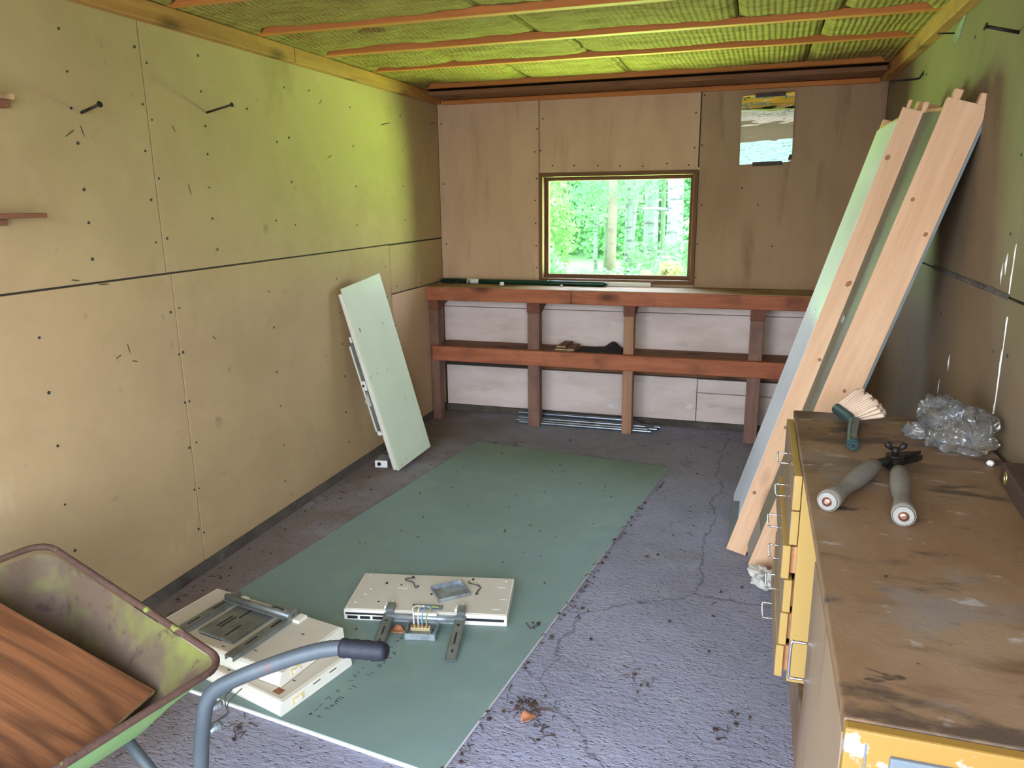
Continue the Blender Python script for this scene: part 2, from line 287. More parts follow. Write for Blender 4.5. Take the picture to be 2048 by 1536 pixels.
# ------------------------------------------------------------------ mesh helpers
class MB:
    def __init__(s): s.bm = bmesh.new(); s.mi = 0
    def _fin(s, faces):
        for f in faces: f.material_index = s.mi
    def box(s, x0, x1, y0, y1, z0, z1, bev=0.0, mx=None):
        pts = [(x, y, z) for z in (z0, z1) for y in (y0, y1) for x in (x0, x1)]
        vs = [s.bm.verts.new(p) for p in pts]
        fs = [s.bm.faces.new([vs[i] for i in f]) for f in ((0, 2, 3, 1), (4, 5, 7, 6), (0, 1, 5, 4), (2, 6, 7, 3), (0, 4, 6, 2), (1, 3, 7, 5))]
        s._fin(fs)
        if bev:
            es = list({e for f in fs for e in f.edges})
            r = bmesh.ops.bevel(s.bm, geom=es, offset=bev, segments=2, affect='EDGES', profile=.5)
            s._fin(r['faces']); vs = list({v for f in r['faces'] for v in f.verts} | {v for v in vs if v.is_valid})
        if mx is not None: bmesh.ops.transform(s.bm, matrix=mx, verts=vs)
        return s
    def tube(s, pts, r, n=12, cap=True, smooth=True):
        pts = [V(p) for p in pts]
        rs = r if isinstance(r, (list, tuple)) else [r]*len(pts)
        rings = []; up = None
        for i, p in enumerate(pts):
            d = (pts[min(i+1, len(pts)-1)]-pts[max(i-1, 0)])
            d = d.normalized() if d.length > 1e-9 else V((0, 0, 1))
            if up is None: up = d.orthogonal().normalized()
            up = (up-d*up.dot(d)); up = up.normalized() if up.length > 1e-6 else d.orthogonal().normalized()
            w = d.cross(up)
            rings.append([s.bm.verts.new(p+(up*math.cos(2*PI*k/n)+w*math.sin(2*PI*k/n))*rs[i]) for k in range(n)])
        fs = []
        for a, b in zip(rings, rings[1:]):
            for k in range(n): fs.append(s.bm.faces.new((a[k], a[(k+1) % n], b[(k+1) % n], b[k])))
        for f in fs: f.smooth = smooth
        if cap: fs.append(s.bm.faces.new(rings[0][::-1])); fs.append(s.bm.faces.new(rings[-1]))
        s._fin(fs); return s
    def prism(s, poly, depth, mx=None):
        """poly in local xy, extruded along local z by depth"""
        a = [s.bm.verts.new((p[0], p[1], 0)) for p in poly]; b = [s.bm.verts.new((p[0], p[1], depth)) for p in poly]
        n = len(poly); fs = [s.bm.faces.new(a[::-1]), s.bm.faces.new(b)]
        for k in range(n): fs.append(s.bm.faces.new((a[k], a[(k+1) % n], b[(k+1) % n], b[k])))
        s._fin(fs)
        if mx is not None: bmesh.ops.transform(s.bm, matrix=mx, verts=a+b)
        return s
    def quad(s, *p):
        f = s.bm.faces.new([s.bm.verts.new(q) for q in p]); s._fin([f]); return s
    def disc(s, c, nrm, r, n=8, h=.002):
        c = V(c); nrm = V(nrm).normalized()
        return s.tube([c-nrm*.001, c+nrm*h], r, n, smooth=False)
    def use(s, i): s.mi = i; return s
    def build(s, name, mats, parent=None, world=True):
        if not isinstance(mats, (list, tuple)): mats = [mats]
        bmesh.ops.recalc_face_normals(s.bm, faces=s.bm.faces)
        if parent is not None and world: bmesh.ops.transform(s.bm, matrix=wm(parent).inverted(), verts=s.bm.verts)
        me = bpy.data.meshes.new(name); s.bm.to_mesh(me); s.bm.free()
        for k in mats: me.materials.append(M[k])
        return link(name, me, parent)
def wm(o):
    m = o.matrix_basis.copy()
    while o.parent: o = o.parent; m = o.matrix_basis @ m
    return m
def link(name, me, parent=None):
    o = bpy.data.objects.new(name, me); COL.objects.link(o)
    if parent: o.parent = parent
    return o
def tag(o, label, cat, group=None, kind=None):
    if label: o['label'] = label
    if cat: o['category'] = cat
    if group: o['group'] = group
    if kind: o['kind'] = kind
    return o
def thing(name, label, cat, loc=(0, 0, 0), rot=(0, 0, 0), group=None):
    o = bpy.data.objects.new(name, None); COL.objects.link(o); o.empty_display_size = .1
    o.location = loc; o.rotation_euler = rot
    return tag(o, label, cat, group)
def struct(o, label=None, cat=None): o['kind'] = 'structure'; return tag(o, label, cat)
def seat(o, p):
    """move a mesh object's origin to p, geometry staying put"""
    o.data.transform(Matrix.Translation(-V(p))); o.location = V(p); return o
def copy_tree(o, parent=None):
    c = o.copy(); COL.objects.link(c)
    if parent: c.parent = parent
    for ch in list(o.children): copy_tree(ch, c)
    return c
def bez(pts, k=6):
    """Catmull-Rom through the points"""
    P = [V(p) for p in pts]; P = [P[0]*2-P[1]]+P+[P[-1]*2-P[-2]]; out = []
    for i in range(1, len(P)-2):
        for j in range(k):
            t = j/k; a, b, c, d = P[i-1:i+3]
            out.append(.5*((2*b)+(c-a)*t+(2*a-5*b+4*c-d)*t*t+(3*b-a-3*c+d)*t**3))
    return out+[P[-2]]

XL, XR, YB, YF, ZC = -2.10, .665, 4.98, -.16, 2.19

# ------------------------------------------------------------------ setting
fl = MB(); fl.box(XL-.12, XR+.12, YF-.1, YB+.12, -.12, 0)
struct(fl.build('floor', ['floor']), 'grey worn concrete slab with cracks, pits and scattered litter', 'floor')
gr = MB(); gr.quad((-40, 5.1, -.12), (40, 5.1, -.12), (40, 60, -.12), (-40, 60, -.12)); gr.use(1); gr.quad((-40, -40, -.12), (40, -40, -.12), (40, 5.1, -.12), (-40, 5.1, -.12))
struct(gr.build('ground', ['grass', 'gravel']), 'sunlit green meadow outside the shed', 'ground')

def panel_x(name, x, y0, y1, z0, z1, mk, parent, sgn, screws=(), t=.012):
    m = MB()
    if sgn > 0: m.box(x-t, x, y0+.0015, y1-.0015, z0+.0015, z1-.0015, .0015)
    else: m.box(x, x+t, y0+.0015, y1-.0015, z0+.0015, z1-.0015, .0015)
    m.use(1)
    for (y, z) in screws: m.disc((x+sgn*.0005, y+rnd.uniform(-.01, .01), z+rnd.uniform(-.015, .015)), (sgn, 0, 0), rnd.uniform(.004, .0062), 7, .0012)
    return m.build(name, [mk, 'screw'], parent)
def cols(ys, z0, z1, n): return [(y, z0+(z1-z0)*(k+.5)/n) for y in ys for k in range(n)]
# left wall
b = MB(); b.box(XL-.1, XL-.012, YF, YB, 0, 2.30)
wl = struct(b.build('wall_left', ['dark_gap']), 'long tan fibreboard wall with green window glow, screws and seams', 'wall')
panel_x('wall_panel', XL, 2.327, 4.98, 1.245, 2.19, 'board', wl, 1, cols((2.352, 3.2, 3.8, 4.4), 1.28, 2.1, 4)+cols((2.62,), 1.26, 2.1, 7)+[(2.9, 1.9), (3.1, 1.75), (3.05, 1.42)])
panel_x('wall_panel', XL, 1.127, 2.325, 1.245, 2.19, 'board', wl, 1, cols((2.30, 1.2), 1.28, 2.1, 5)+cols((2.0,), 1.26, 2.1, 7))
panel_x('wall_panel', XL, YF, 1.125, 1.245, 2.19, 'board', wl, 1)
panel_x('wall_panel', XL, 2.350, 4.17, .055, 1.241, 'board', wl, 1, cols((2.37, 2.95, 3.55, 4.1), .1, 1.2, 6))
panel_x('wall_panel', XL, 1.127, 2.348, .055, 1.241, 'board', wl, 1, cols((2.33, 1.75, 1.2), .1, 1.2, 6))
panel_x('wall_panel', XL, YF, 1.125, .055, 1.241, 'board', wl, 1)
panel_x('wall_panel', XL, 4.172, 4.98, .945, 1.238, 'board', wl, 1, [(4.25, 1.0), (4.6, .97)])
panel_x('wall_panel', XL, 4.172, 4.72, .055, .94, 'board_b', wl, 1, [(4.2, .75), (4.2, .4)])
panel_x('wall_panel', XL, 4.722, 4.98, .055, .94, 'board_b2', wl, 1)
b = MB()  # scratches and dents left by things once hung here
for (y, z, l, a) in ((1.98, 1.72, .05, -1), (2.03, 1.73, .04, .3), (2.03, 1.235, .05, 1.5), (2.45, 1.77, .03, .5), (2.5, 1.55, .05, .2), (3.55, 1.72, .05, -1.2), (3.5, 1.98, .04, -.8), (3.4, 2.02, .03, -1.4), (1.92, 1.26, .035, 1.4), (2.55, .96, .03, .9), (2.1, 1.0, .04, .2), (2.05, .98, .03, -1.2), (2.12, .95, .03, 1.2)):
    b.prism([(-l/2, -.0015), (0, -.003), (l/2, -.001), (l/3, .002), (-l/3, .0025)], .0009, Matrix.Translation((XL-.0003, y, z)) @ Euler((0, PI/2, 0)).to_matrix().to_4x4() @ Matrix.Rotation(a, 4, 'Z'))
b.build('scratch_mark', ['scuff'], wl)
b = MB(); b.box(XL-.1, XL-.006, YF, YB, 0, .052)
struct(b.build('baseboard_left', ['kerb']), 'dark concrete kerb strip below the left wall boards', 'kerb')
# right wall
b = MB(); b.box(XR+.012, XR+.1, YF, YB, 0, 2.30)
wr = struct(b.build('wall_right', ['dark_gap']), 'olive brown fibreboard wall with smeared white filler seam', 'wall')
panel_x('wall_panel', XR, 2.362, 4.98, 1.226, 2.19, 'board_r', wr, -1, cols((2.42, 3.1, 3.9), 1.3, 2.1, 4))
panel_x('wall_panel', XR, YF, 2.360, 1.226, 2.19, 'board_r', wr, -1, cols((2.3,), 1.3, 2.1, 4))
panel_x('wall_panel', XR, 2.332, 4.98, .03, 1.223, 'board_r', wr, -1, cols((2.42, 3.1), .1, 1.2, 4))
panel_x('wall_panel', XR-.004, YF, 2.330, .03, 1.223, 'board_r', wr, -1, cols((2.28,), .1, 1.2, 5))
b = MB()
zs = [.80+k*.004 for k in range(95)]
b.tube([(XR-.003, 2.333+.003*noise.noise(V((z*9, 5, 0))), z) for z in zs], [max(.0006, .0030+.0042*noise.noise(V((z*14, 1, 0)))+.002*noise.noise(V((z*60, 1, 0)))) for z in zs], 7)
zs = [1.235+k*.004 for k in range(34)]
b.tube([(XR+.001, 2.362, z) for z in zs], [max(.0006, .0026+.004*noise.noise(V((z*17, 4, 0)))) for z in zs], 7)
for (y, z, w) in ((2.9, .93, .0035), (3.0, .82, .0025), (2.42, 1.31, .0045), (2.45, 1.28, .003)): b.tube([(XR+.0005, y, z-.03), (XR, y, z), (XR+.0005, y, z+.03)], [w*.3, w, w*.3], 6)
b.build('filler_bead', ['white'], wr)['label'] = 'white filler dribbles'
b = MB()
b.box(XR-.003, XR, 2.36, 3.3, 1.218, 1.235, .001)
for k in range(16):
    y = 2.38+k*.045; b.tube([(XR-.003, y, 1.225), (XR-.005, y+.012, 1.226), (XR-.003, y+.03, 1.225)], [.002, .003+.003*rnd.random(), .002], 5)
b.build('seam_filler', ['kerb'], wr)
# back wall with the window opening
WX0, WX1, WZ0, WZ1 = -1.385, -.366, .955, 1.66
b = MB()
for (x0, x1, z0, z1) in ((XL-.1, WX0-.02, 0, 2.30), (WX1+.02, XR+.1, 0, 2.30), (WX0-.02, WX1+.02, 0, WZ0-.03), (WX0-.02, WX1+.02, WZ1+.02, 2.30)):
    b.box(x0, x1, YB+.012, YB+.12, z0, z1)
wb = struct(b.build('wall_back', ['dark_gap']), 'brown fibreboard end wall around the window, whitewashed boards below bench', 'wall')
def panel_y(x0, x1, z0, z1, mk, screws=()):
    m = MB(); m.box(x0+.0015, x1-.0015, YB, YB+.012, z0+.0015, z1-.0015, .0015); m.use(1)
    for (x, z) in screws: m.disc((x, YB-.0005, z), (0, -1, 0), .0055, 7, .0012)
    m.build('wall_panel', [mk, 'screw'], wb)
g = lambda xs, zs: [(x+rnd.uniform(-.01, .01), z+rnd.uniform(-.01, .01)) for x in xs for z in zs]
panel_y(XL, -1.389, .935, 2.19, 'board_b', g((-1.41,), (1.05, 1.2, 1.35, 1.5, 1.63, 1.8, 1.95))+g((-2.07,), (1.2, 1.6, 2.0)))
panel_y(-1.387, -.367, 1.662, 2.19, 'board_b', g((-1.3, -1.15, -1.0, -.85, -.7, -.55, -.42), (1.70,))+g((-1.37, -.39), (1.8, 2.0)))
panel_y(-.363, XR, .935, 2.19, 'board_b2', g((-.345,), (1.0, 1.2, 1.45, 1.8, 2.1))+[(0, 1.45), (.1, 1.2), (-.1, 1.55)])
panel_y(-1.387, -.363, .935, .953, 'board_b')
def wpanel(x0, x1, z0, z1):
    m = MB(); m.box(x0+.001, x1-.001, YB-.002, YB+.012, z0+.001, z1-.001, .002); m.build('wall_board', ['whiteboard'], wb)
wpanel(-2.096, XR, .765, .93); wpanel(-2.096, XR, .515, .763)
wpanel(-2.09, -.31, .045, .338); wpanel(-.308, XR, .243, .335); wpanel(-.308, XR, .045, .241)
b = MB(); b.box(XL, XR, YB-.004, YB+.01, 0, .043); b.build('kerb_strip', ['kerb'], wb)
# front wall: wide doorway the picture was taken in
b = MB(); b.box(XL-.1, XR+.1, YF-.1, YF, 1.965, 2.30); b.box(XL-.1, XL+.12, YF-.1, YF, 0, 1.965); b.box(XR-.10, XR+.1, YF-.1, YF, 0, 1.965)
struct(b.build('wall_front', ['facegrey']), 'grey header and side posts around the open doorway', 'wall')
# outer cladding and roof
b = MB(); b.box(XL-.14, XL-.1, YF-.1, YB+.12, -.12, 2.34); b.box(XR+.1, XR+.14, YF-.1, YB+.12, -.12, 2.34)
struct(b.build('trim_1', ['cladding']), 'timber cladding on the outside of the long walls', 'cladding')
b = MB(); b.box(XL-.5, XR+.5, YF-.35, YB+.55, 2.40, 2.46)  # overhang added out of view to keep the sun out of the window
struct(b.build('roof', ['roofing']), 'flat dark roof over the shed', 'roof')
# ceiling
b = MB(); b.box(XL-.1, XR+.1, YF, YB+.12, 2.34, 2.40)
ce = struct(b.build('ceiling', ['dark_gap']), 'ceiling of yellow mineral wool batts between orange timber joists', 'ceiling')
JY = [.38, .92, 1.42, 1.93, 2.45, 2.97, 3.49, 4.0, 4.69]
for y in JY:
    m = MB(); n = 26; h = .024
    for k in range(n):   # waney edged, slightly uneven
        pass
    xs = [XL+.02+(XR-XL-.04)*k/n for k in range(n+1)]
    rows = []
    for x in xs:
        e0 = .005*noise.noise(V((x*3, y*7, 1))); e1 = .006*noise.noise(V((x*3, y*7, 9)))
        rows.append([(x, y-h+e0, 2.34), (x, y-h+e0, 2.188), (x, y-h+e0+.004, 2.184), (x, y+h+e1-.004, 2.184), (x, y+h+e1, 2.188), (x, y+h+e1, 2.34)])
    vs = [[m.bm.verts.new(p) for p in r] for r in rows]
    for a, c in zip(vs, vs[1:]):
        for k in range(5): m.bm.faces.new((a[k], a[k+1], c[k+1], c[k]))
    m.bm.faces.new(vs[0]); m.bm.faces.new(vs[-1][::-1])
    m.build('joist', ['joist'], ce)
bays = [(YF, JY[0])]+list(zip(JY, JY[1:]))
splits = {1: (-.9,), 2: (-1.2, .0), 3: (-.7,), 4: (-.4, .25), 5: (-1.05, .1), 6: (-.97, -.12, .27), 7: (-1.55, -.85, .22), 8: (-1.35, -.75, .2)}
hole = {6: (-1.62, 3.12, .10, .024), 4: (-.35, 2.7, .06, .014)}
for bi, (y0, y1) in enumerate(bays):
    cuts = [XL+.008]+list(splits.get(bi, (-.6,)))+[XR-.008]
    for x0, x1 in zip(cuts, cuts[1:]):
        m = MB(); nx = max(8, int((x1-x0)/.03)); ny = 22; grid = []
        for i in range(nx+1):
            row = []
            for j in range(ny+1):
                u = i/nx; v = j/ny; x = x0+.003+(x1-x0-.006)*u; y = y0+.02+(y1-y0-.04)*v
                bul = (1-abs(2*v-1)**4)*(1 if (u < .5 and x0 < XL+.05) or (u > .5 and x1 > XR-.05) else 1-abs(2*u-1)**16)
                z = 2.212-.020*bul-.011*noise.noise(V((x*2.2, y*5, bi)))-.006*noise.noise(V((x*9, y*16, bi)))-.0035*noise.noise(V((x*26, y*30, 3)))
                z -= .004*noise.noise(V((x*1.5, y*22, 8)))
                if bi in hole:
                    hx, hy, ha, hb = hole[bi]
                    d = ((x-hx)/ha)**2+((y-hy+.12*(x-hx))/hb)**2
                    if d < 1: z += .05*(1-d)
                row.append(m.bm.verts.new((x, y, 2.1858 if x < XL+.075 or x > XR-.075 else max(z, 2.178))))
            grid.append(row)
        for i in range(nx):
            for j in range(ny):
                m.bm.faces.new((grid[i][j], grid[i+1][j], grid[i+1][j+1], grid[i][j+1])).smooth = True
        bd = [grid[i][0] for i in range(nx+1)]+[grid[nx][j] for j in range(1, ny+1)]+[grid[i][ny] for i in range(nx-1, -1, -1)]+[grid[0][j] for j in range(ny-1, 0, -1)]
        tp = [m.bm.verts.new((q.co.x, q.co.y, 2.335)) for q in bd]
        for k in range(len(bd)): m.bm.faces.new((bd[k], bd[(k+1) % len(bd)], tp[(k+1) % len(bd)], tp[k]))
        m.build('insulation_batt', ['wool'], ce)
for k in range(9):
    y0 = YF+.01+k*.262; b = MB(); b.box(XL+.05, XR-.05, y0, y0+.19+.02*rnd.random(), 2.160, 2.181, .003); b.build('front_plank', ['pale_plank'], ce)
b = MB(); b.box(XL+.05, XR-.05, JY[-1]+.03, YB-.002, 2.146, 2.172, .003); b.build('end_plank', ['plank'], ce)
b = MB(); b.box(XL+.05, XR-.05, YB-.028, YB, 2.116, 2.143, .003); b.build('end_batten', ['joist'], ce)
for x0, x1, k in ((XL, XL+.045, 2), (XR-.045, XR, 3)):
    b = MB()
    for (y0, y1) in ((YF, 3.228), (3.232, YB-.03)): b.box(x0, x1, y0, y1, 2.118, 2.184, .004)
    struct(b.build('trim_%d' % k, ['ledger']), 'orange timber ledger along the top of the %s wall' % ('left' if k == 2 else 'right'), 'ledger')

# ------------------------------------------------------------------ window
wn = thing('window_1', 'wide low window in the end wall looking out on birches', 'window', ((WX0+WX1)/2, YB+.05, WZ0)); wn['kind'] = 'structure'
def frame(name, x0, x1, z0, z1, y0, y1, w, mk=('window_wood', 'sill_wood'), bw=None):
    m = MB(); bw = bw or w
    m.box(x0, x0+w, y0, y1, z0, z1, .002); m.box(x1-w, x1, y0, y1, z0, z1, .002)
    m.use(1); m.box(x0+w, x1-w, y0, y1, z1-w, z1, .002); m.box(x0+w, x1-w, y0, y1, z0, z0+bw, .002)
    return m.build(name, list(mk), wn)
frame('window_casing', WX0-.004, WX1+.004, WZ0-.004, WZ1+.004, YB-.014, YB+.10, .026)
frame('sash', WX0+.022, WX1-.022, WZ0+.022, WZ1-.022, YB+.055, YB+.095, .024)
b = MB(); b.box(WX0+.036, WX1-.036, YB+.073, YB+.078, WZ0+.036, WZ1-.036); b.build('pane', ['pane'], wn)
b = MB()
for (x0, x1, z0, z1) in ((WX0-.11, WX0-.004, WZ0-.1, WZ1+.1), (WX1+.004, WX1+.11, WZ0-.1, WZ1+.1), (WX0-.11, WX1+.11, WZ1+.004, WZ1+.1), (WX0-.11, WX1+.11, WZ0-.1, WZ0-.004)): b.box(x0, x1, YB+.12, YB+.145, z0, z1)
b.build('outer_trim', ['white'], wn)

# ------------------------------------------------------------------ mirror
mr = thing('wall_mirror', 'small unframed mirror held by dark clips beside the window', 'mirror', (.025, YB-.009, 1.69), (0, 0, 0))
mr.rotation_euler = (.019, math.radians(-1.2), 0)
b = MB(); b.prism([(-.147, 0), (.135, .005), (.15, .018), (.15, .397), (-.138, .392), (-.147, .38)], .004, Matrix.Translation((0, .002, 0)) @ Matrix.Rotation(PI/2, 4, 'X'))
b.build('mirror_glass', ['mirror'], mr, world=False)
for (x, z) in ((.012, -.004), (.015, .386)):
    b = MB(); b.box(x-.085, x+.085, -.008, .006, z-.008, z+.016, .002); b.build('clip', ['darkbar'], mr, world=False)

# ------------------------------------------------------------------ workbench
wbk = thing('workbench', 'long brown timber workbench built along the end wall under the window', 'workbench', (-.72, 4.82, 0))
b = MB()
for (y0, y1) in ((4.672, 4.772), (4.774, 4.874), (4.876, 4.978)): b.box(XL+.004, XR-.004, y0, y1, .907, .936, .003)
b.build('worktop', ['benchtop'], wbk)
b = MB(); b.box(XL+.004, -1.095, 4.666, 4.712, .846, .934, .004); b.build('front_beam', ['bench'], wbk)
b = MB(); b.box(-1.093, XR-.004, 4.666, 4.712, .846, .932, .006); b.build('front_beam', ['bench'], wbk)
b = MB(); b.box(XL+.035, XR-.01, 4.668, 4.713, .432, .532, .006); b.build('lower_beam', ['bench'], wbk)
b = MB(); b.box(XL+.03, XR-.01, 4.716, 4.84, .497, .522, .003); b.box(XL+.03, XR-.01, 4.845, 4.975, .497, .522, .003); b.build('shelf', ['plank'], wbk)
b = MB(); b.box(-1.36, XR-.01, 4.935, 4.975, .355, .435, .004); b.build('rear_rail', ['plank'], wbk)
for x0, x1, mk in ((-2.095, -2.035, 'post'), (-1.398, -1.318, 'post'), (-.763, -.698, 'post_new'), (.0, .08, 'post'), (.585, .65, 'post')):
    b = MB(); b.box(x0, x1, 4.716, 4.79, 0, .774, .004); b.build('post', [mk], wbk)
    b = MB(); w = x1-x0
    b.prism([(4.714, .776), (4.714, .905), (4.972, .905), (4.972, .828), (4.93, .820), (4.86, .806), (4.81, .786), (4.79, .776)], w+.006, Matrix(((0, 0, 1, x0-.003), (1, 0, 0, 0), (0, 1, 0, 0), (0, 0, 0, 1))))
    b.build('bearer', ['bearer'], wbk)

# things on the bench
gt = thing('green_tube', 'long dark green tube lying along the back of the workbench', 'tube', (-1.5, 4.905, .953))
b = MB(); pts = [(-2.07, 4.912, .954), (-1.2, 4.903, .953), (-.935, 4.9, .953), (-.918, 4.9, .953), (-.908, 4.9, .953)]
b.tube(pts, [.016, .0165, .0165, .013, .006], 16); b.build('tube_body', ['greentube'], gt)
b = MB(); b.tube([(-1.885, 4.9105, .9538), (-1.80, 4.9095, .9537)], .0172, 16, cap=False); b.build('paper_label', ['white'], gt)['label'] = 'white paper label band'
b = MB(); b.tube([(-1.32, 4.904, .953), (-1.30, 4.904, .953)], .0176, 16); b.build('joint_ring', ['greentube'], gt)
b = MB(); b.box(-1.14, -.63, 4.936, 4.966, .937, .941); b.box(-1.14, -.63, 4.936, 4.939, .941, .962); b.box(-1.14, -.63, 4.963, 4.966, .941, .962); b.box(-.634, -.63, 4.939, 4.963, .941, .962)
tag(seat(b.build('plastic_channel', ['white']), (-.88, 4.95, .937)), 'slim white plastic channel lying on the bench behind the green tube', 'channel')
def lump(name, c, r, mk, seed, label, cat, sq=.7, amp=.5, sub=3):
    bm = bmesh.new(); bmesh.ops.create_icosphere(bm, subdivisions=sub, radius=1)
    for v in bm.verts:
        d = 1+amp*noise.noise(v.co*1.7+V((seed, 0, 0)))+amp*.4*noise.noise(v.co*4+V((seed, 3, 0)))
        v.co = V((v.co.x*d*r, v.co.y*d*r, v.co.z*d*r*sq))
    zm = min(v.co.z for v in bm.verts)
    for v in bm.verts: v.co.z -= zm
    me = bpy.data.meshes.new(name); bm.to_mesh(me); bm.free(); me.materials.append(M[mk])
    o = link(name, me); o.location = c
    return tag(o, label, cat)
lump('foam_lump', (-1.60, 4.80, .936), .017, 'white', 3, 'small white foam lump in front of the green tube on the bench', 'foam lump')
lump('foam_crumb', (-1.20, 4.84, .936), .009, 'offwhite', 8, 'tiny pale crumb on the bench top below the window corner', 'crumb')
b = MB()
for k in range(60):
    x = rnd.uniform(-2.08, -1.85); y = rnd.uniform(4.86, 4.97); b.tube([(x, y, .938), (x+rnd.uniform(-.03, .03), y+rnd.uniform(-.02, .02), .938+rnd.uniform(.003, .03))], .003, 4)
tag(seat(b.build('twig_litter', ['rag']), (-1.97, 4.92, .936)), 'dark tangle of twigs and dust in the left corner of the bench', 'litter', kind='stuff')
# on the lower shelf
for k, (x, y, w, d, z, rz) in enumerate(((-1.145, 4.81, .14, .21, .522, -.12), (-1.15, 4.815, .13, .20, .536, .05), (-1.17, 4.83, .06, .19, .550, -.05))):
    o = thing('board_offcut', ('bottom thin board offcut in the pile on the lower shelf', 'middle thin board offcut in the pile on the lower shelf', 'narrow strip offcut topmost in the pile on the lower shelf')[k], 'offcut', (x, y, z), (0, 0, rz), 'board offcuts on the lower shelf')
    m = MB(); m.box(-w/2, w/2, -d/2, d/2, 0, .012, .001); m.build('board', ['plank'], o, world=False)
    m = MB(); m.box(-w/2+.001, w/2-.001, -d/2-.0012, -d/2+.001, .001, .011); m.build('pale_edge', ['ply_edge'], o, world=False)
bm = bmesh.new(); n = 16
gv = [[bm.verts.new((-.14+.28*i/n, -.10+.2*j/n, .004+.012*abs(noise.noise(V((i*.35, j*.3, 2))))+(.045*max(0, 1-abs(i-n*.72)/3.2)*(j/n)))) for j in range(n+1)] for i in range(n+1)]
for i in range(n):
    for j in range(n): bm.faces.new((gv[i][j], gv[i+1][j], gv[i+1][j+1], gv[i][j+1])).smooth = True
me = bpy.data.meshes.new('dark_rag'); bm.to_mesh(me); bm.free(); me.materials.append(M['rag'])
o = link('dark_rag', me); o.location = (-.925, 4.83, .524); sol = o.modifiers.new('thick', 'SOLIDIFY'); sol.thickness = .004
tag(o, 'charcoal rag with a raised fold lying on the lower shelf', 'rag')
# steel tubes on the floor
tubes = [(-1.475, -.575, 4.765, 0, .0125, 'front'), (-1.50, -.60, 4.795, 0, .0165, 'wide'), (-1.46, -.545, 4.826, 0, .0125, ''), (-1.47, -.57, 4.853, 0, .012, ''), (-1.48, -.53, 4.88, 0, .012, ''),
         (-1.49, -.62, 4.812, 1, .0115, ''), (-1.5, -.64, 4.839, 1, .012, ''), (-1.5, -.66, 4.866, 1, .0115, ''), (-1.51, -.69, 4.89, 1, .012, ''), (-1.505, -.72, 4.853, 2, .0115, '')]
for k, (x0, x1, y, lv, r, f) in enumerate(tubes):
    z = r if lv == 0 else (.0305 if lv == 1 else .053)
    b = MB(); b.tube([(x0, y, z), (x1, y+.006, z)], r, 14, cap=False); b.tube([(x1, y+.006, z), (x0, y, z)], r*.82, 14, cap=False)
    o = seat(b.build('steel_tube', ['steel']), ((x0+x1)/2, y, z))
    lab = {'front': 'steel tube nearest the room in the bundle under the bench', 'wide': 'wider open ended steel tube at the front of the bundle'}.get(f, 'thin grey steel tube behind the front ones in the bundle under the bench')
    tag(o, lab, 'tube', 'steel tubes on the floor under the bench')

# ------------------------------------------------------------------ heaters
def slot(m, x0, x1, y0, y1, z0, z1): m.box(x0, x1, y0, y1, z0, z1)
def wall_bracket(par, L, y_off, ang, W=.26, flat=True):
    pass
hL, hW, hT = .60, .278, .042
h1 = thing('panel_heater', 'cream electric heater lying face down alone on the green board', 'heater', (-1.351, 2.172, .013), (0, 0, math.radians(11.8)))
b = MB(); b.box(0, hL, 0, hW, 0, hT, .004); b.build('casing', ['cream'], h1, world=False)
b = MB(); b.box(.006, hL-.006, .008, hW-.006, hT-.001, hT+.0016, .001)
b.use(1)
for (x, y, a, l) in ((.11, .20, .0, .012), (.20, .255, .0, .012), (.44, .255, .0, .012), (.30, .13, 0, .008), (.315, .13, 0, .006), (.115, .06, 0, .006), (.17, .19, 0, .006), (.25, .05, 0, .006)): b.box(x-.004, x+.004, y-l*.7, y+l*.7, hT, hT+.0022)
b.use(2)
for (x, y) in ((.03, .25), (.03, .05), (.57, .25), (.06, .15), (.05, .11)): b.disc((x, y, hT+.001), (0, 0, 1), .004, 8, .002)
for (x, y) in ((.18, .165), (.17, .06)): b.box(x-.02, x+.02, y-.0006, y+.0006, hT, hT+.0024)
for (x, y) in ((.575, .11), (.555, .04), (.56, .2)): b.box(x-.014, x+.014, y-.0006, y+.0006, hT, hT+.0024)
b.build('back_sheet', ['cream_back', 'black', 'white'], h1, world=False)
b = MB(); b.box(.008, .205, -.0016, .003, .024, .031); b.box(.40, .590, -.0016, .003, .018, .028)
for k in range(4): b.box(.014+k*.047, .052+k*.047, -.0016, .003, .007, .018)
b.box(.215, .40, -.0016, .003, .020, .030)
b.build('vent_slot', ['black'], h1, world=False)
for x in (.165, .425):
    b = MB(); b.box(x-.016, x+.012, .012, .045, hT, hT+.012, .003); b.box(x+.006, x+.012, .012, .055, hT, hT+.016, .002); b.build('hook_clip', ['white'], h1, world=False)
for (x, y, s) in ((.20, .245, 1), (.445, .235, 1.05)):
    b = MB(); P = [(x+.012, y, hT+.004), (x-.018, y-.010, hT+.006), (x-.022, y-.022, hT+.005), (x+.012, y-.04, hT+.006), (x+.022, y-.06, hT+.005), (x+.03, y-.075, hT+.004), (x+.04, y-.07, hT+.008), (x+.034, y-.064, hT+.005)]
    if s > 1: P = [(x-.02, y, hT+.004), (x-.012, y-.02, hT+.006), (x+.02, y-.03, hT+.005), (x+.034, y-.05, hT+.006), (x+.028, y-.07, hT+.005), (x+.022, y-.095, hT+.004), (x+.03, y-.10, hT+.008), (x+.026, y-.09, hT+.005)]
    b.tube(bez(P, 5), .0022, 6); b.build('spring_wire', ['wire_d'], h1, world=False)
br = bpy.data.objects.new('wall_bracket', None); COL.objects.link(br); br.parent = h1
b = MB(); b.tube([(.172, -.020, .034), (.452, -.020, .034)], .011, 10); b.box(.172, .452, -.030, -.012, .020, .026); b.build('crossbar', ['galv'], br, world=False)
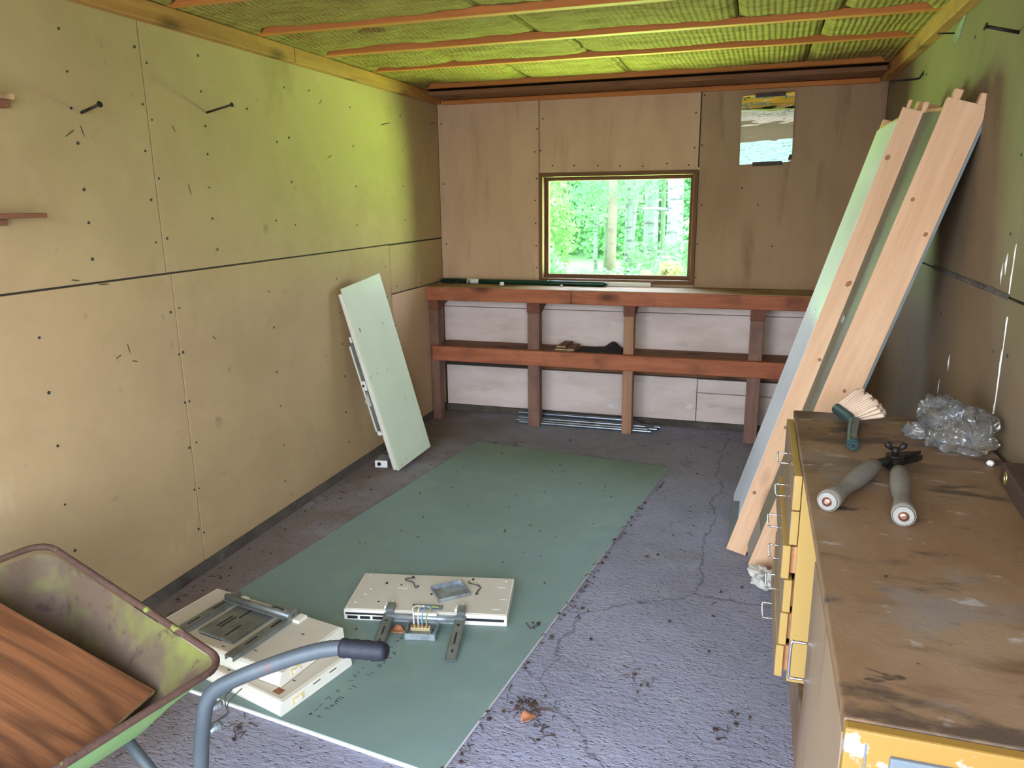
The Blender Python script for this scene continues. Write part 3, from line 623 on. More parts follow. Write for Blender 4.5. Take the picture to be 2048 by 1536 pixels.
for (x, ln) in ((.175, .165), (.435, .21)):
    b = MB(); mx = Matrix.Translation((x, -.02, .040)) @ Matrix.Rotation(math.radians(-9 if ln < .2 else -9), 4, 'X').inverted()
    for bx in ((-.018, .018, -ln, .012, -.002, 0), (-.019, -.016, -ln, .012, -.012, 0), (.016, .019, -ln, .012, -.012, 0)): b.box(*bx, 0, mx)
    b.box(-.014, .014, .012, .05, -.002, .016, 0, mx)
    b.use(1); b.box(-.003, .003, -ln*.62, -ln*.36, -.001, .0008, 0, mx); b.box(-.003, .003, -ln*.82, -ln*.76, -.001, .0008, 0, mx); b.box(-.006, .004, -ln*.2, -ln*.16, -.001, .0008, 0, mx)
    b.build('bracket_arm', ['galv_dk', 'black'], br, world=False)
b = MB(); x0, x1, y0, y1 = .253, .362, -.112, .02
mx = Matrix.Translation((0, 0, .0005)) @ Matrix.Rotation(math.radians(2), 4, 'X')
for bx in ((x0, x1, y0, y1, 0, .003), (x0, x1, y0, y0+.003, 0, .026), (x0, x0+.003, y0, y1, 0, .030), (x1-.003, x1, y0, y1, 0, .030), (x0, x1, y1-.003, y1+.03, .044, .047)): b.box(*bx)
b.use(1); b.box(x1-.024, x1-.020, -.07, -.04, .003, .0036); b.box(x1-.010, x1-.007, -.07, -.045, .003, .0036)
b.build('terminal_tray', ['galv', 'black'], br, world=False)
b = MB(); b.box(.262, .332, -.060, -.042, .004, .018, .001)
b.use(1)
for k in range(5): b.box(.266+k*.0135, .272+k*.0135, -.061, -.041, .018, .0195); b.tube([(.269+k*.0135, -.051, .018), (.269+k*.0135, -.051, .022)], .0035, 8)
b.build('terminal_block', ['bakelite', 'label'], br, world=False)
b = MB(); b.box(.262, .350, -.022, -.012, .040, .052, .001); b.build('cable_clamp', ['white'], br, world=False)
for k, (mk, a) in enumerate((('wire_w', .272), ('wire_w', .288), ('wire_b', .302), ('wire_y', .318))):
    b = MB(); b.tube(bez([(a, -.045, .02), (a-.004, -.028, .045), (a-.012+k*.006, -.004, .060), (a+.002*k, .018, .058), (a+.03, .026, .050)], 5), .0026, 6); b.build('wire', [mk], br, world=False)
# cover tray resting on it
ct = thing('cover_tray', 'shallow galvanised cover tray resting on the lone heater', 'tray', (-1.02, 2.390, .0570), (0, 0, math.radians(41)))
b = MB()
for bx in ((-.062, .062, -.052, .052, 0, .002), (-.062, .062, -.052, -.050, 0, .013), (-.062, -.060, -.052, .052, 0, .013), (.060, .062, -.052, .052, 0, .013), (-.062, .062, .050, .052, 0, .016)): b.box(*bx)
b.use(1); b.box(-.045, -.02, .032, .039, .002, .0026); b.build('tray', ['galv', 'label'], ct, world=False)

def heater(name, label, loc, rot, frame_on):
    t = thing(name, label, 'heater', loc, rot)
    L, W, T = .585, .295, .043
    prof = [(0, 0), (W, 0), (W+.004, .006), (W, T-.004), (W-.004, T), (.012, T), (.004, T-.006), (-.004, .012)]
    # rounded long edge profile, extruded along the long side
    b = MB(); b.prism([(-p[0], p[1]) for p in prof][::-1], L, Matrix(((0, 0, -1, 0), (-1, 0, 0, 0), (0, 1, 0, 0), (0, 0, 0, 1))))
    b.build('casing', ['cream'], t, world=False)
    b = MB(); b.box(-L+.008, -.012, .016, W-.008, T-.001, T+.0014)
    b.use(1)
    for (x, y) in ((-.05, .10), (-.09, .2), (-.16, .06), (-.2, .25), (-.27, .03)): b.box(x-.006, x+.006, y-.002, y+.002, T, T+.002)
    for y in (.05, .24): b.box(-.40, -.30, y-.0012, y+.0012, T, T+.002)
    b.build('back_sheet', ['cream_back', 'black'], t, world=False)
    b = MB(); b.box(-.065, -.035, .028, .052, T+.0012, T+.0022); b.build('rating_label', ['label'], t, world=False)['label'] = 'brown paper label'
    b = MB(); b.box(-.001, .0016, .045, .092, .010, .032, .001); b.use(1); b.box(.001, .006, .055, .082, .014, .026, .002); b.build('switch', ['bakelite', 'white'], t, world=False)
    for y in (.13, .2): b = MB(); b.box(-.002, .001, y, y+.03, .03, .033); b.build('edge_slot', ['black'], t, world=False)
    for k, x in enumerate((-.16, -.43)):
        b = MB(); b.box(x-.014, x+.016, W-.055, W-.01, T, T+.012, .003); b.build('hook_clip', ['cream'], t, world=False)
    b = MB(); b.tube(bez([(-.31, W-.03, T+.004), (-.29, W-.012, T+.006), (-.25, W-.016, T+.006), (-.235, W-.03, T+.005), (-.245, W-.036, T+.004)], 5), .003, 6); b.build('spring_wire', ['wire_d'], t, world=False)
    if frame_on:
        f = bpy.data.objects.new('wall_bracket', None); COL.objects.link(f); f.parent = t
        for x in (-.19, -.455):
            b = MB(); b.box(x-.018, x+.018, -.02, W-.035, T+.018, T+.021); b.box(x-.018, x-.015, -.02, W-.035, T+.004, T+.02); b.box(x+.015, x+.018, -.02, W-.035, T+.004, T+.02)
            b.box(x-.012, x+.012, W-.05, W-.02, T+.008, T+.034, .004); b.use(1); b.box(x-.004, x+.004, .16, .23, T+.021, T+.0216); b.box(x-.003, x+.003, .05, .10, T+.021, T+.0216)
            b.build('bracket_arm', ['galv_dk', 'black'], f, world=False)
        b = MB(); b.tube([(-.47, W-.065, T+.030), (-.17, W-.065, T+.030)], .010, 10); b.box(-.46, -.18, W-.085, W-.06, T+.022, T+.026); b.build('crossbar', ['galv_dk'], f, world=False)
        b = MB(); b.box(-.41, -.25, .05, W-.03, T+.002, T+.012, .002); b.use(1)
        for (x, y) in ((-.37, .13), (-.355, .13), (-.30, .10), (-.34, .20)): b.box(x-.003, x+.003, y-.035, y+.035, T+.012, T+.0128)
        b.build('terminal_tray', ['galv_dk', 'black'], f, world=False)
    return t
heater('panel_heater', 'lower cream heater of the stack, on the corner of the green board', (-1.257, 1.640, .014), (0, 0, math.radians(-14.5)), False)
heater('panel_heater', 'upper cream heater of the stack, with grey wall bracket on its back', (-1.298, 1.706, .0605), (math.radians(.0), math.radians(.4), math.radians(-9.5)), True)
# tangle of cable hanging off the stack's near edge
b = MB(); b.tube(bez([(-1.435, 1.655, .060), (-1.440, 1.630, .055), (-1.438, 1.622, .03), (-1.43, 1.618, .006), (-1.436, 1.585, .005), (-1.45, 1.53, .004), (-1.43, 1.49, .004), (-1.40, 1.47, .004)], 6), .0022, 6)
b.tube(bez([(-1.41, 1.668, .060), (-1.418, 1.632, .052), (-1.43, 1.622, .03), (-1.425, 1.617, .01)], 6), .0018, 6)
tag(seat(b.build('loose_wire', ['wire_d']), (-1.43, 1.62, .006)), 'thin dark wire dangling off the heater stack onto the floor', 'wire')
# leaning heater
lh = thing('panel_heater', 'tall pale heater leaning against the left wall beside the workbench', 'heater', (-1.858, 3.667, .004), tuple(math.radians(a) for a in (-8.313, -10.768, 75.765)))
b = MB(); b.box(0, .31, 0, .012, 0, 1.079, .004); b.build('front_sheet', ['chipped'], lh, world=False)
b = MB(); b.box(.002, .308, .016, .042, .002, 1.05, .004); b.box(.01, .30, .011, .018, .02, 1.03); b.build('casing', ['cream'], lh, world=False)
lb = bpy.data.objects.new('wall_bracket', None); COL.objects.link(lb); lb.parent = lh
b = MB(); b.box(.0, .03, .064, .070, .24, .78, .001); b.box(.0, .003, .040, .070, .24, .78); b.box(.24, .27, .064, .070, .24, .78, .001); b.build('bracket_arm', ['galv_dk'], lb, world=False)
b = MB(); b.box(-.006, .0, .066, .074, .25, .76, .001); b.build('edge_strip', ['cream'], lb, world=False)
b = MB(); b.box(-.008, .05, .042, .066, .50, .555, .002); b.use(1); b.disc((-.008, .054, .53), (-1, 0, 0), .008, 8, .003); b.build('thermostat', ['white', 'black'], lb, world=False)
b = MB(); b.box(-.006, .04, .044, .066, .225, .25, .002); b.build('hook_clip', ['white'], lb, world=False)
b = MB(); b.box(.0, .01, .050, .060, .775, .81, .001); b.build('hook_clip', ['white'], lb, world=False)
b = MB(); b.prism([(.012, .0), (-.030, -.055), (-.026, -.068), (.028, -.125), (.030, -.112), (.02, -.04)], .002, Matrix.Translation((-.004, .052, .50)) @ Matrix.Rotation(PI/2, 4, 'X'))
b.build('paper_flap', ['offwhite'], lb, world=False)
# small socket box on the floor by the wall
sb = thing('junction_box', 'small grey box with a round black hole on the floor by the left wall', 'box', (-1.995, 3.76, 0), (0, 0, math.radians(10)))
b = MB(); b.box(-.036, .036, -.055, .055, 0, .040, .003); b.build('box_body', ['galv'], sb, world=False)
b = MB(); b.box(-.037, .037, -.058, -.054, .0, .042, .002); b.build('face_plate', ['white'], sb, world=False)
b = MB(); b.disc((-.012, -.058, .021), (0, -1, 0), .012, 14, .0012); b.build('socket_hole', ['black'], sb, world=False)

# ------------------------------------------------------------------ green board on the floor
A = V((-1.602, 4.276)); D = V((math.cos(math.radians(-7.2)), math.sin(math.radians(-7.2)))); N = V((D.y, -D.x))
L = 2.585; W = 1.215
gb = thing('plasterboard_sheet', 'large green plasterboard sheet lying flat on the concrete floor', 'board', (A.x, A.y, 0), (0, 0, math.atan2(D.y, D.x)))
b = MB(); b.box(0, W, -L, 0, .001, .0115, .0); b.build('core', ['gyp_edge'], gb, world=False)
b = MB(); b.box(.0, W, -L+.004, 0, .0112, .0128); b.build('green_face', ['gyp'], gb, world=False)
b = MB(); r2 = random.Random(3)   # faded, unreadable factory stamp along the near half
for row, xx in ((0, .665), (1, .70)):
    y = -L+.06
    while y < -L+.75:
        if r2.random() < .72:
            for s in range(r2.randint(1, 3)):
                a = r2.choice((0, PI/2, .6, -.6)); l = r2.uniform(.008, .02); cx = xx+.072+(y+L)*.06+r2.uniform(-.006, .006); cy = y+r2.uniform(-.006, .006)
                b.box(-l/2, l/2, -.0013, .0013, 0, .0003, 0, Matrix.Translation((cx, cy, .0127)) @ Matrix.Rotation(a, 4, 'Z'))
        y += r2.uniform(.014, .03)
b.build('stamp_lettering', ['print'], gb, world=False)

# ------------------------------------------------------------------ wheelbarrow
O = V((-1.064, 1.229, 0)); f = V((-.976, .222, 0)).normalized(); p = V((-.222, -.976, 0)).normalized()
def W3(s, t, z): q = O+f*s+p*t; return V((q.x, q.y, z))
wbw = thing('wheelbarrow', 'old green rusty wheelbarrow parked along the left wall', 'wheelbarrow', W3(.35, .3, 0), (0, 0, math.atan2(f.y, f.x)))
TW = .60
def ring(s0, s1, t0, t1, z0, z1, r, n=6, zb=None):
    """rounded rectangle loop; z runs from rear z0 to front z1"""
    out = []
    for (cs, ct, a0) in ((s0+r, t0+r, PI), (s1-r, t0+r, 1.5*PI), (s1-r, t1-r, 0), (s0+r, t1-r, .5*PI)):
        for k in range(n+1):
            a = a0+PI/2*k/n; s = cs+r*math.cos(a); t = ct+r*math.sin(a)
            out.append((s, t, z0+(z1-z0)*(s-s0)/(s1-s0)))
    return out
rims = [ring(0, .70, 0, TW, .505, .635, .05), ring(.012, .685, .010, TW-.010, .495, .615, .05), ring(.06, .60, .05, TW-.05, .445, .46, .09), ring(.105, .52, .09, TW-.09, .392, .335, .09), ring(.14, .49, .115, TW-.115, .380, .322, .085)]
b = MB(); vs = [[b.bm.verts.new(W3(*q)) for q in R_] for R_ in rims]; n = len(vs[0])
for a, c in zip(vs[1:], vs[2:]):
    for k in range(n):
        for tri in ((a[k], a[(k+1) % n], c[(k+1) % n]), (a[k], c[(k+1) % n], c[k])): b.bm.faces.new(tri).smooth = True
b.bm.faces.new(vs[-1])
for v in vs[0]: b.bm.verts.remove(v)
tr = b.build('tray_inside', ['bgreen_in'], wbw)
b = MB(); off = .004
outer = [[(s+(-off if s < .3 else off)*.7, t+(-off if t < .3 else off)*.7, z-off) for (s, t, z) in R_] for R_ in rims[1:]]
vs = [[b.bm.verts.new(W3(*q)) for q in R_] for R_ in outer]
for a, c in zip(vs, vs[1:]):
    for k in range(n):
        for tri in ((a[k], a[(k+1) % n], c[(k+1) % n]), (a[k], c[(k+1) % n], c[k])): b.bm.faces.new(tri).smooth = True
b.bm.faces.new(vs[-1][::-1]); b.build('tray_outside', ['bgreen'], wbw)
b = MB(); loop = [W3(*q) for q in ring(.006, .695, .005, TW-.005, .502, .632, .05)]
b.tube(loop+[loop[0]], .0085, 8, cap=False); b.build('rolled_rim', ['rust'], wbw)
for side in (0, 1):
    t0 = -.002 if side == 0 else TW+.002; sg = 1 if side == 0 else -1
    ht = bpy.data.objects.new('handle_frame', None); COL.objects.link(ht); ht.parent = wbw
    b = MB()
    T = lambda t: t if side == 0 else TW-t
    path = [W3(.03, T(.115), .017), W3(.012, T(.108), .16), W3(.0, T(.102), .30), W3(-.018, T(.094), .42), W3(-.034, T(.078), .482), W3(-.09, T(.048), .522), W3(-.17, T(.003), .560), W3(-.235, T(-.032), .585), W3(-.28, T(-.053), .596), W3(-.325, T(-.068), .599)]
    b = MB(); b.tube(bez(path, 5), .0165, 14); b.build('tube', ['tube_paint'], ht)
    b = MB(); g0, g1 = W3(-.289, T(-.0568), .597), W3(-.385, T(-.088), .601)
    ps = [g0.lerp(g1, k/12) for k in range(13)]; b.tube(ps, [.0198+.0009*math.sin(k*2.1) for k in range(12)]+[.014], 16); b.build('grip', ['rubber'], ht)['label'] = 'dark rubber grip'
    for q in (W3(-.025, T(.082), .44), W3(-.018, T(.084), .385)):
        b = MB(); sd_ = -p if side == 0 else p; b.tube([q, q+sd_*.032], .0065, 8); b.tube([q+sd_*.014, q+sd_*.024], .010, 6, smooth=False); b.build('bolt', ['galv'], ht)
for T in (lambda t: t, lambda t: TW-t): b = MB(); b.tube([W3(.17, T(.17), .372), W3(.10, T(.135), .24), W3(.03, T(.118), .10)], .0125, 12); b.build('leg_brace', ['tube_paint'], wbw)
for T in (lambda t: t, lambda t: TW-t): b = MB(); b.tube([W3(.16, T(.16), .358), W3(.50, T(.2), .300), W3(.80, T(.245), .165)], .014, 12); b.build('chassis_tube', ['tube_paint'], wbw)
wh = bpy.data.objects.new('wheel', None); COL.objects.link(wh); wh.parent = wbw
c = W3(.80, .30, .16); b = MB(); b.tube([c+V((0, 0, 0))+(f*math.cos(a)+V((0, 0, 1))*math.sin(a))*.125 for a in [2*PI*k/28 for k in range(29)]], .034, 10, cap=False); b.build('tyre', ['rubber'], wh)
b = MB(); b.tube([c-p*.02, c+p*.02], .098, 24); b.tube([c-p*.05, c+p*.05], .016, 12); b.build('hub', ['bgreen'], wh)
# plywood lying in it
pw = thing('plywood_sheet', 'weathered orange plywood sheet lying in the green wheelbarrow', 'plywood', W3(.165, .085, .414), (0, 0, 0))
rx = math.atan2(f.y, f.x); pw.rotation_euler = Euler((0, math.radians(-22), rx+.27))
b = MB(); b.box(0, .62, 0, .34, 0, .011, .001); b.build('sheet', ['ply'], pw, world=False)
pw.scale = (1, 1, 1)
b = MB(); b.box(.001, .619, -.0008, .0005, .001, .010); b.box(-.0008, .0005, .001, .339, .001, .010); b.build('layered_edge', ['ply_edge'], pw, world=False)

# ------------------------------------------------------------------ desk on the right
DX, DX1, DY0, DY1, DZ = .150, XR-.022, .932, 2.505, .83
dk = thing('tool_cabinet', 'brown topped cabinet with yellow drawers along the right wall', 'cabinet', ((DX+DX1)/2, (DY0+DY1)/2, 0))
b = MB(); b.box(DX, DX1, DY0+.022, DY1, DZ-.02, DZ, .003); b.build('top_board', ['veneer'], dk)
b = MB(); b.box(.186, .204, DY0+.03, DY1-.004, 0, .805, 0); b.box(DX1-.02, DX1, DY0+.03, DY1-.004, 0, .805)
b.box(.205, DX1-.02, 1.46, 1.96, .02, .04); b.bm.faces.ensure_lookup_table()
b.free = None
m2 = MB(); b.bm.free()
m2.box(.186, .204, DY0+.03, DY1-.004, 0, .20); m2.box(DX1-.018, DX1, DY0+.03, DY1-.004, 0, .808); m2.box(.204, DX1-.018, 1.47, 1.955, .19, .205); m2.box(.204, DX1-.018, DY1-.02, DY1-.004, 0, .21); m2.build('plinth', ['veneer'], dk)
# drawer pedestal (far half)
PY0, PY1 = 1.958, 2.495
b = MB()
for (y0, y1) in ((PY0, PY0+.018), (PY1-.018, PY1)): b.box(DX+.004, DX1-.02, y0, y1, .206, .808, .001)
b.box(DX+.02, DX1-.02, PY0+.018, PY1-.018, .206, .222); b.build('side_panel', ['yellow'], dk)
nz = 6; dh = (.800-.212)/nz
for k in range(nz):
    z1 = .802-k*dh; z0 = z1-dh+.004; out = (0, 0, .014, .004, .007, .011)[k]
    d = bpy.data.objects.new('drawer', None); COL.objects.link(d); d.parent = dk
    b = MB(); b.box(DX-.017-out, DX+.002-out, PY0-.001, PY1, z0, z1, .0015); b.build('front_board', ['yellow'], d)
    b = MB(); b.box(DX-.0184-out, DX-.0168-out, PY0+.0015, PY1-.001, z0+.001, z1-.001); b.build('brown_face', ['veneer_side'], d)
    b = MB(); b.box(DX+.003-out, DX1-.06, PY0+.021, PY0+.033, z0+.008, z1-.01); b.box(DX+.003-out, DX1-.06, PY1-.033, PY1-.021, z0+.008, z1-.01); b.box(DX+.003-out, DX1-.06, PY0+.033, PY1-.033, z0+.008, z0+.014); b.build('drawer_box', ['drawer_wood'], d)
    b = MB(); xh = DX-.018-out; zm = (z0+z1)/2+.012; yc = 2.20
    b.tube(bez([(xh, yc-.045, zm), (xh-.026, yc-.045, zm), (xh-.032, yc-.039, zm), (xh-.032, yc+.039, zm), (xh-.026, yc+.045, zm), (xh, yc+.045, zm)], 4), .0026, 8); b.build('wire_handle', ['chrome'], d)
# door cupboard (near half)
b = MB()
b.box(DX+.018, DX1-.02, 1.452, 1.468, .03, .808); b.box(DX+.02, DX1-.02, DY0+.05, 1.452, .03, .045); b.build('cupboard_side', ['veneer_side'], dk)
dd = bpy.data.objects.new('cupboard_door', None); COL.objects.link(dd); dd.parent = dk
b = MB(); b.box(DX-.001, DX+.016, DY0+.024, 1.466, .035, .806, .002); b.build('door_board', ['veneer_side'], dd)
b = MB(); b.tube(bez([(DX, 1.452, .632), (DX-.026, 1.452, .632), (DX-.032, 1.452, .626), (DX-.032, 1.452, .556), (DX-.026, 1.452, .550), (DX, 1.452, .550)], 4), .003, 8); b.build('wire_handle', ['chrome'], dd)
b = MB(); b.box(DX, DX1, DY0+.002, DY0+.021, .03, DZ-.001, .003); b.build('end_panel', ['yellow_worn'], dk)
b = MB(); b.box(DX+.055, DX1-.03, DY0-.004, DY0+.004, .06, DZ-.03, .002); b.box(DX+.025, DX+.027, DY0+.0005, DY0+.004, .06, DZ-.02); b.build('grey_inset', ['bluegrey'], dk)

# hand brush
hb = thing('hand_brush', 'dark green hand brush with pale bristles on the cabinet top', 'brush', (.285, 2.30, DZ))
b = MB(); hp = [(.272, 2.475, DZ+.024), (.288, 2.42, DZ+.024), (.304, 2.36, DZ+.024), (.309, 2.325, DZ+.023), (.302, 2.28, DZ+.021), (.292, 2.21, DZ+.019), (.285, 2.14, DZ+.018), (.283, 2.115, DZ+.018)]
b.tube(bez(hp, 5), [.012]+[.018]*12+[.0165]*8+[.0155]*8+[.0175]*5+[.0165, .015], 14); b.build('handle', ['brushgreen'], hb)
b = MB(); b.tube([(.2832, 2.118, DZ+.018), (.2828, 2.108, DZ+.018)], [.013, .011], 14); b.use(1); b.disc((.2826, 2.1075, DZ+.018), (0, -1, 0), .005, 10); b.build('end_cap', ['brushgreen', 'black'], hb)
b = MB()
for i in range(11):
    for j in range(3):
        u = i/10; base = V((.276, 2.468, DZ+.03)).lerp(V((.309, 2.335, DZ+.03)), u)+V((.006*j, .004*j, -.004*j+.006))
        d = V((.062, .02-.05*u, .050-.012*j)).normalized()*(.080+.006*math.sin(i*1.7))
        tip = base+d
        b.tube([base, base.lerp(tip, .35), base.lerp(tip, .8), tip], [.0045, .0055, .0072, .0068], 7)
b.build('bristles', ['bristle'], hb)
# long handled pincers
tl = thing('cutting_pliers', 'grey gripped pliers with wing nut lying open on the cabinet top', 'pliers', (.33, 1.80, DZ))
hd = .024
for (p0, p1) in (((.316, 1.948), (.184, 1.668)), ((.363, 1.915), (.327, 1.628))):
    a = V((*p0, DZ+hd)); c = V((*p1, DZ+hd)); b = MB()
    prof = [(0, .012), (.04, .019), (.15, .0215), (.35, .022), (.5, .0205), (.62, .0165), (.72, .0165), (.82, .020), (.93, .0235), (1, .0235)]
    b.tube([a.lerp(c, q[0]) for q in prof], [q[1] for q in prof], 18)
    g_ = b.build('grip_sleeve', ['sleeve'], tl); d = (c-a).normalized()
    b = MB(); b.tube([c, c+d*.004], [.022, .019], 18); b.build('end_ring', ['ring_grey'], g_)
    b = MB(); b.tube([c+d*.003, c+d*.007, c+d*.009], [.011, .010, .004], 14); b.build('rivet', ['copper'], g_)
    b = MB(); b.tube([a, a+(V((.365, 1.99, DZ+hd))-a)*.5+V((0, 0, .004)), V((.365, 1.99, DZ+hd))], [.011, .010, .014], 10); b.build('jaw_arm', ['iron'], g_)
b = MB(); b.tube([(.365, 1.992, DZ+.006), (.365, 1.992, DZ+.040)], .022, 14); b.build('pivot', ['iron'], tl)
b = MB(); b.tube([(.366, 2.0, DZ+.04), (.366, 2.0, DZ+.056)], .009, 10)
for sx in (-1, 1): b.tube([(.366+sx*.008, 2.0, DZ+.05), (.366+sx*.017, 2.003, DZ+.060), (.366+sx*.022, 2.005, DZ+.067)], [.004, .009, .007], 8)
b.build('wing_nut', ['iron'], tl)
b = MB(); b.prism([(.372, 1.975), (.425, 2.025), (.437, 2.042), (.43, 2.048), (.40, 2.04), (.372, 2.03)], .012, Matrix.Translation((0, 0, DZ+.016))); b.prism([(.372, 1.985), (.42, 2.03), (.432, 2.044), (.37, 2.018)], .008, Matrix.Translation((0, 0, DZ+.031))); b.build('jaw', ['iron'], tl)
# plastic bag
bm = bmesh.new()
def blob(c, r, seed, sub=5):
    q = bmesh.ops.create_icosphere(bm, subdivisions=sub, radius=1)['verts']
    for v in q:
        n0 = v.co.copy()
        rid = 1-abs(noise.noise(n0*1.6+V((seed, 0, 0))))*2; rid2 = 1-abs(noise.noise(n0*3.4+V((seed, 7, 0))))*2; rid3 = 1-abs(noise.noise(n0*7+V((seed, 2, 5))))*2
        d = .74+.32*rid+.09*rid2+.01*rid3
        v.co = V((c[0]+n0.x*r[0]*d, c[1]+n0.y*r[1]*d, max(.0015, c[2]+n0.z*r[2]*d)))
        for f_ in v.link_faces: f_.smooth = True
blob((-.015, -.005, .045), (.092, .115, .075), 3.1); blob((-.055, .06, .072), (.05, .05, .055), 9.7, 4); blob((-.10, .045, .02), (.045, .035, .025), 12.9, 4)
me = bpy.data.meshes.new('plastic_bag'); bm.to_mesh(me); bm.free(); me.materials.append(M['film'])
o = link('plastic_bag', me); o.location = (.572, 2.245, DZ+.001)
tag(o, 'crumpled clear plastic bag on the cabinet top against the wall', 'plastic bag')
# dark bar
db = thing('dark_bar', 'dark brown bar with brass eyelet along the wall on the cabinet', 'bar', (.615, 1.98, DZ), (0, 0, math.radians(-4.5)))
b = MB(); b.box(-.022, .026, -.62, 0, 0, .048, .004); b.build('bar_body', ['darkbar'], db, world=False)
b = MB(); b.tube([(-.022+.0, -.06+.010*math.cos(a), .026+.014*math.sin(a)) for a in [2*PI*k/16 for k in range(17)]], .0026, 6, cap=False); b.build('eyelet', ['brass'], db, world=False)
lump('foam_bead', (.600, 2.085, DZ), .0085, 'white', 2, 'white foam bead beside the dark bar on the cabinet', 'bead', .9, .2)

# ------------------------------------------------------------------ two leaning framed panels
def framed_panel(label, loc, rot, w, L, d, seed):
    t = thing('framed_panel', label, 'window frame', loc, tuple(math.radians(a) for a in rot), 'pine frames leaning on the right wall')
    e = .045
    for k, y0 in enumerate((0, d-e)):      # pine jambs, the near one faces the door
        b = MB(); b.box(.006, w, y0, y0+e, .0, L, .003)
        if k == 0:
            b.box(.0008, w, y0-.0008, y0+.006, .0, L, .001)
            b.use(1); b.box(w*.60, w*.605, y0-.0006, y0+.002, .05, L*.45); b.box(.35*w, .36*w, y0-.0006, y0+.002, L*.8, L*.87)
        if k == 0:
            b.use(2); rk = random.Random(seed)
            for q in range(5):
                cx = w*rk.uniform(.18, .86); cz = L*(q+.5+rk.uniform(-.4, .4))/5; ra = rk.uniform(.004, .009); rb = ra*rk.uniform(.9, 1.7); tl_ = rk.uniform(-.5, .5)
                b.prism([(ra*math.cos(a)*1.0, rb*math.sin(a)) for a in [2*PI*i/12 for i in range(12)]], .0012, Matrix.Translation((cx, y0+.0002, cz)) @ Matrix.Rotation(PI/2, 4, 'X') @ Matrix.Rotation(tl_, 4, 'Z'))
        b.build('jamb', ['pine', 'plank', 'knot'], t, world=False)
    for z0 in (.03, L-.075):
        b = MB(); b.box(.006, w, e, d-e, z0, z0+.045, .003); b.build('rail', ['pine'], t, world=False)
    for (x0, x1, z1) in ((.008, w*.34, L+.03), (w*.68, w, L+.035)):
        b = MB(); b.box(x0+.006, x1-.004, .002, .03, L-.01, z1, .003); b.build('tenon', ['pine'], t, world=False)
    # white outer skin: two strips parted by a thin joint
    b = MB(); b.box(0, .0055, .007, d*.34, .155, L-.045, .001); b.box(.0008, .0055, d*.345, d, .03, L-.045, .001); b.build('white_skin' if seed == 1 else 'shaded_skin', ['alu' if seed == 1 else 'alu_shaded'], t, world=False)
    b = MB(); b.prism([(.0, .006), (d*.95, .006), (d*.34, .152), (0, .152)], .005, Matrix(((0, 0, 1, .0005), (1, 0, 0, 0), (0, 1, 0, 0), (0, 0, 0, 1)))); b.build('grey_sill_plate', ['alu_grey'], t, world=False)
    b = MB(); b.box(.012, .018, e, d-e, .07, L-.07); b.build('infill_sheet', ['alu_grey'], t, world=False)
    b = MB(); b.box(w+.0005, w+.010, .0, .03, .02, L-.02); b.build('edge_strip', ['alu_grey'], t, world=False)
    b = MB(); b.box(-.003, .001, d*.28, d*.36, L*.56, L*.575, .001); b.build('latch_plate', ['galv'], t, world=False)
    return t
framed_panel('narrow pine frame with white outer face, leaning nearest the bench', (-.041, 3.137, .022), (.706, 15.921, -.524), .084, 1.85, .56, 1)
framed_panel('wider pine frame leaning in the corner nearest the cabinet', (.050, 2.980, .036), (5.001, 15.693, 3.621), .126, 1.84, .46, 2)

# ------------------------------------------------------------------ wall fittings
def nail(label, base, tip, r, group=None, head=True):
    t = thing('wall_nail', label, 'nail', base, (0, 0, 0), group)
    b = MB(); b.tube([base, tip], r, 10); b.build('shank', ['iron'], t)
    if head:
        d = (V(tip)-V(base)).normalized(); b = MB(); b.tube([V(tip)-d*.002, V(tip)+d*.002], r*2.1, 12); b.build('nail_head', ['iron'], t)
    return t
nail('rusty nail on the left wall, nearer of the two thick ones', (XL-.005, 2.037, 1.786), (XL+.085, 2.030, 1.808), .0048)
nail('long dark nail on the left wall just beyond the board joint', (XL-.005, 2.643, 1.845), (XL+.122, 2.643, 1.870), .0042)
nail('thin bent nail high on the left wall near the far corner', (XL-.005, 4.149, 1.926), (XL+.055, 4.145, 1.934), .0022, head=False)
nail('short thin nail at the far end of the left wall', (XL-.005, 4.87, 1.99), (XL+.03, 4.86, 1.995), .002, head=False)
nail('long dark nail with flat head at the top of right wall', (XR+.005, 2.6, 1.934), (XR-.085, 2.6, 1.957), .005)
hk = thing('wire_hook', 'bent black wire hook high on the right wall above the frames', 'hook', (XR, 3.975, 2.0))
b = MB(); b.tube(bez([(XR+.004, 3.97, 2.035), (XR-.008, 3.972, 2.012), (XR-.02, 3.975, 2.001), (XR-.08, 3.975, 1.998), (XR-.135, 3.975, 1.995)], 5), .0045, 8); b.build('hook_rod', ['iron'], hk)
sp = thing('strap_bracket', 'small galvanised strap with a nail under the right ledger', 'bracket', (XR, 3.40, 2.07))
b = MB(); b.prism([(3.33, 2.055), (3.40, 2.045), (3.42, 2.075), (3.38, 2.10), (3.30, 2.118), (3.26, 2.116)], .003, Matrix(((0, 0, 1, XR-.003), (1, 0, 0, 0), (0, 1, 0, 0), (0, 0, 0, 1)))); b.build('strap', ['galv'], sp)
b = MB(); b.tube([(XR-.002, 3.42, 2.085), (XR-.06, 3.42, 2.088)], .003, 8); b.build('nail', ['iron'], sp)
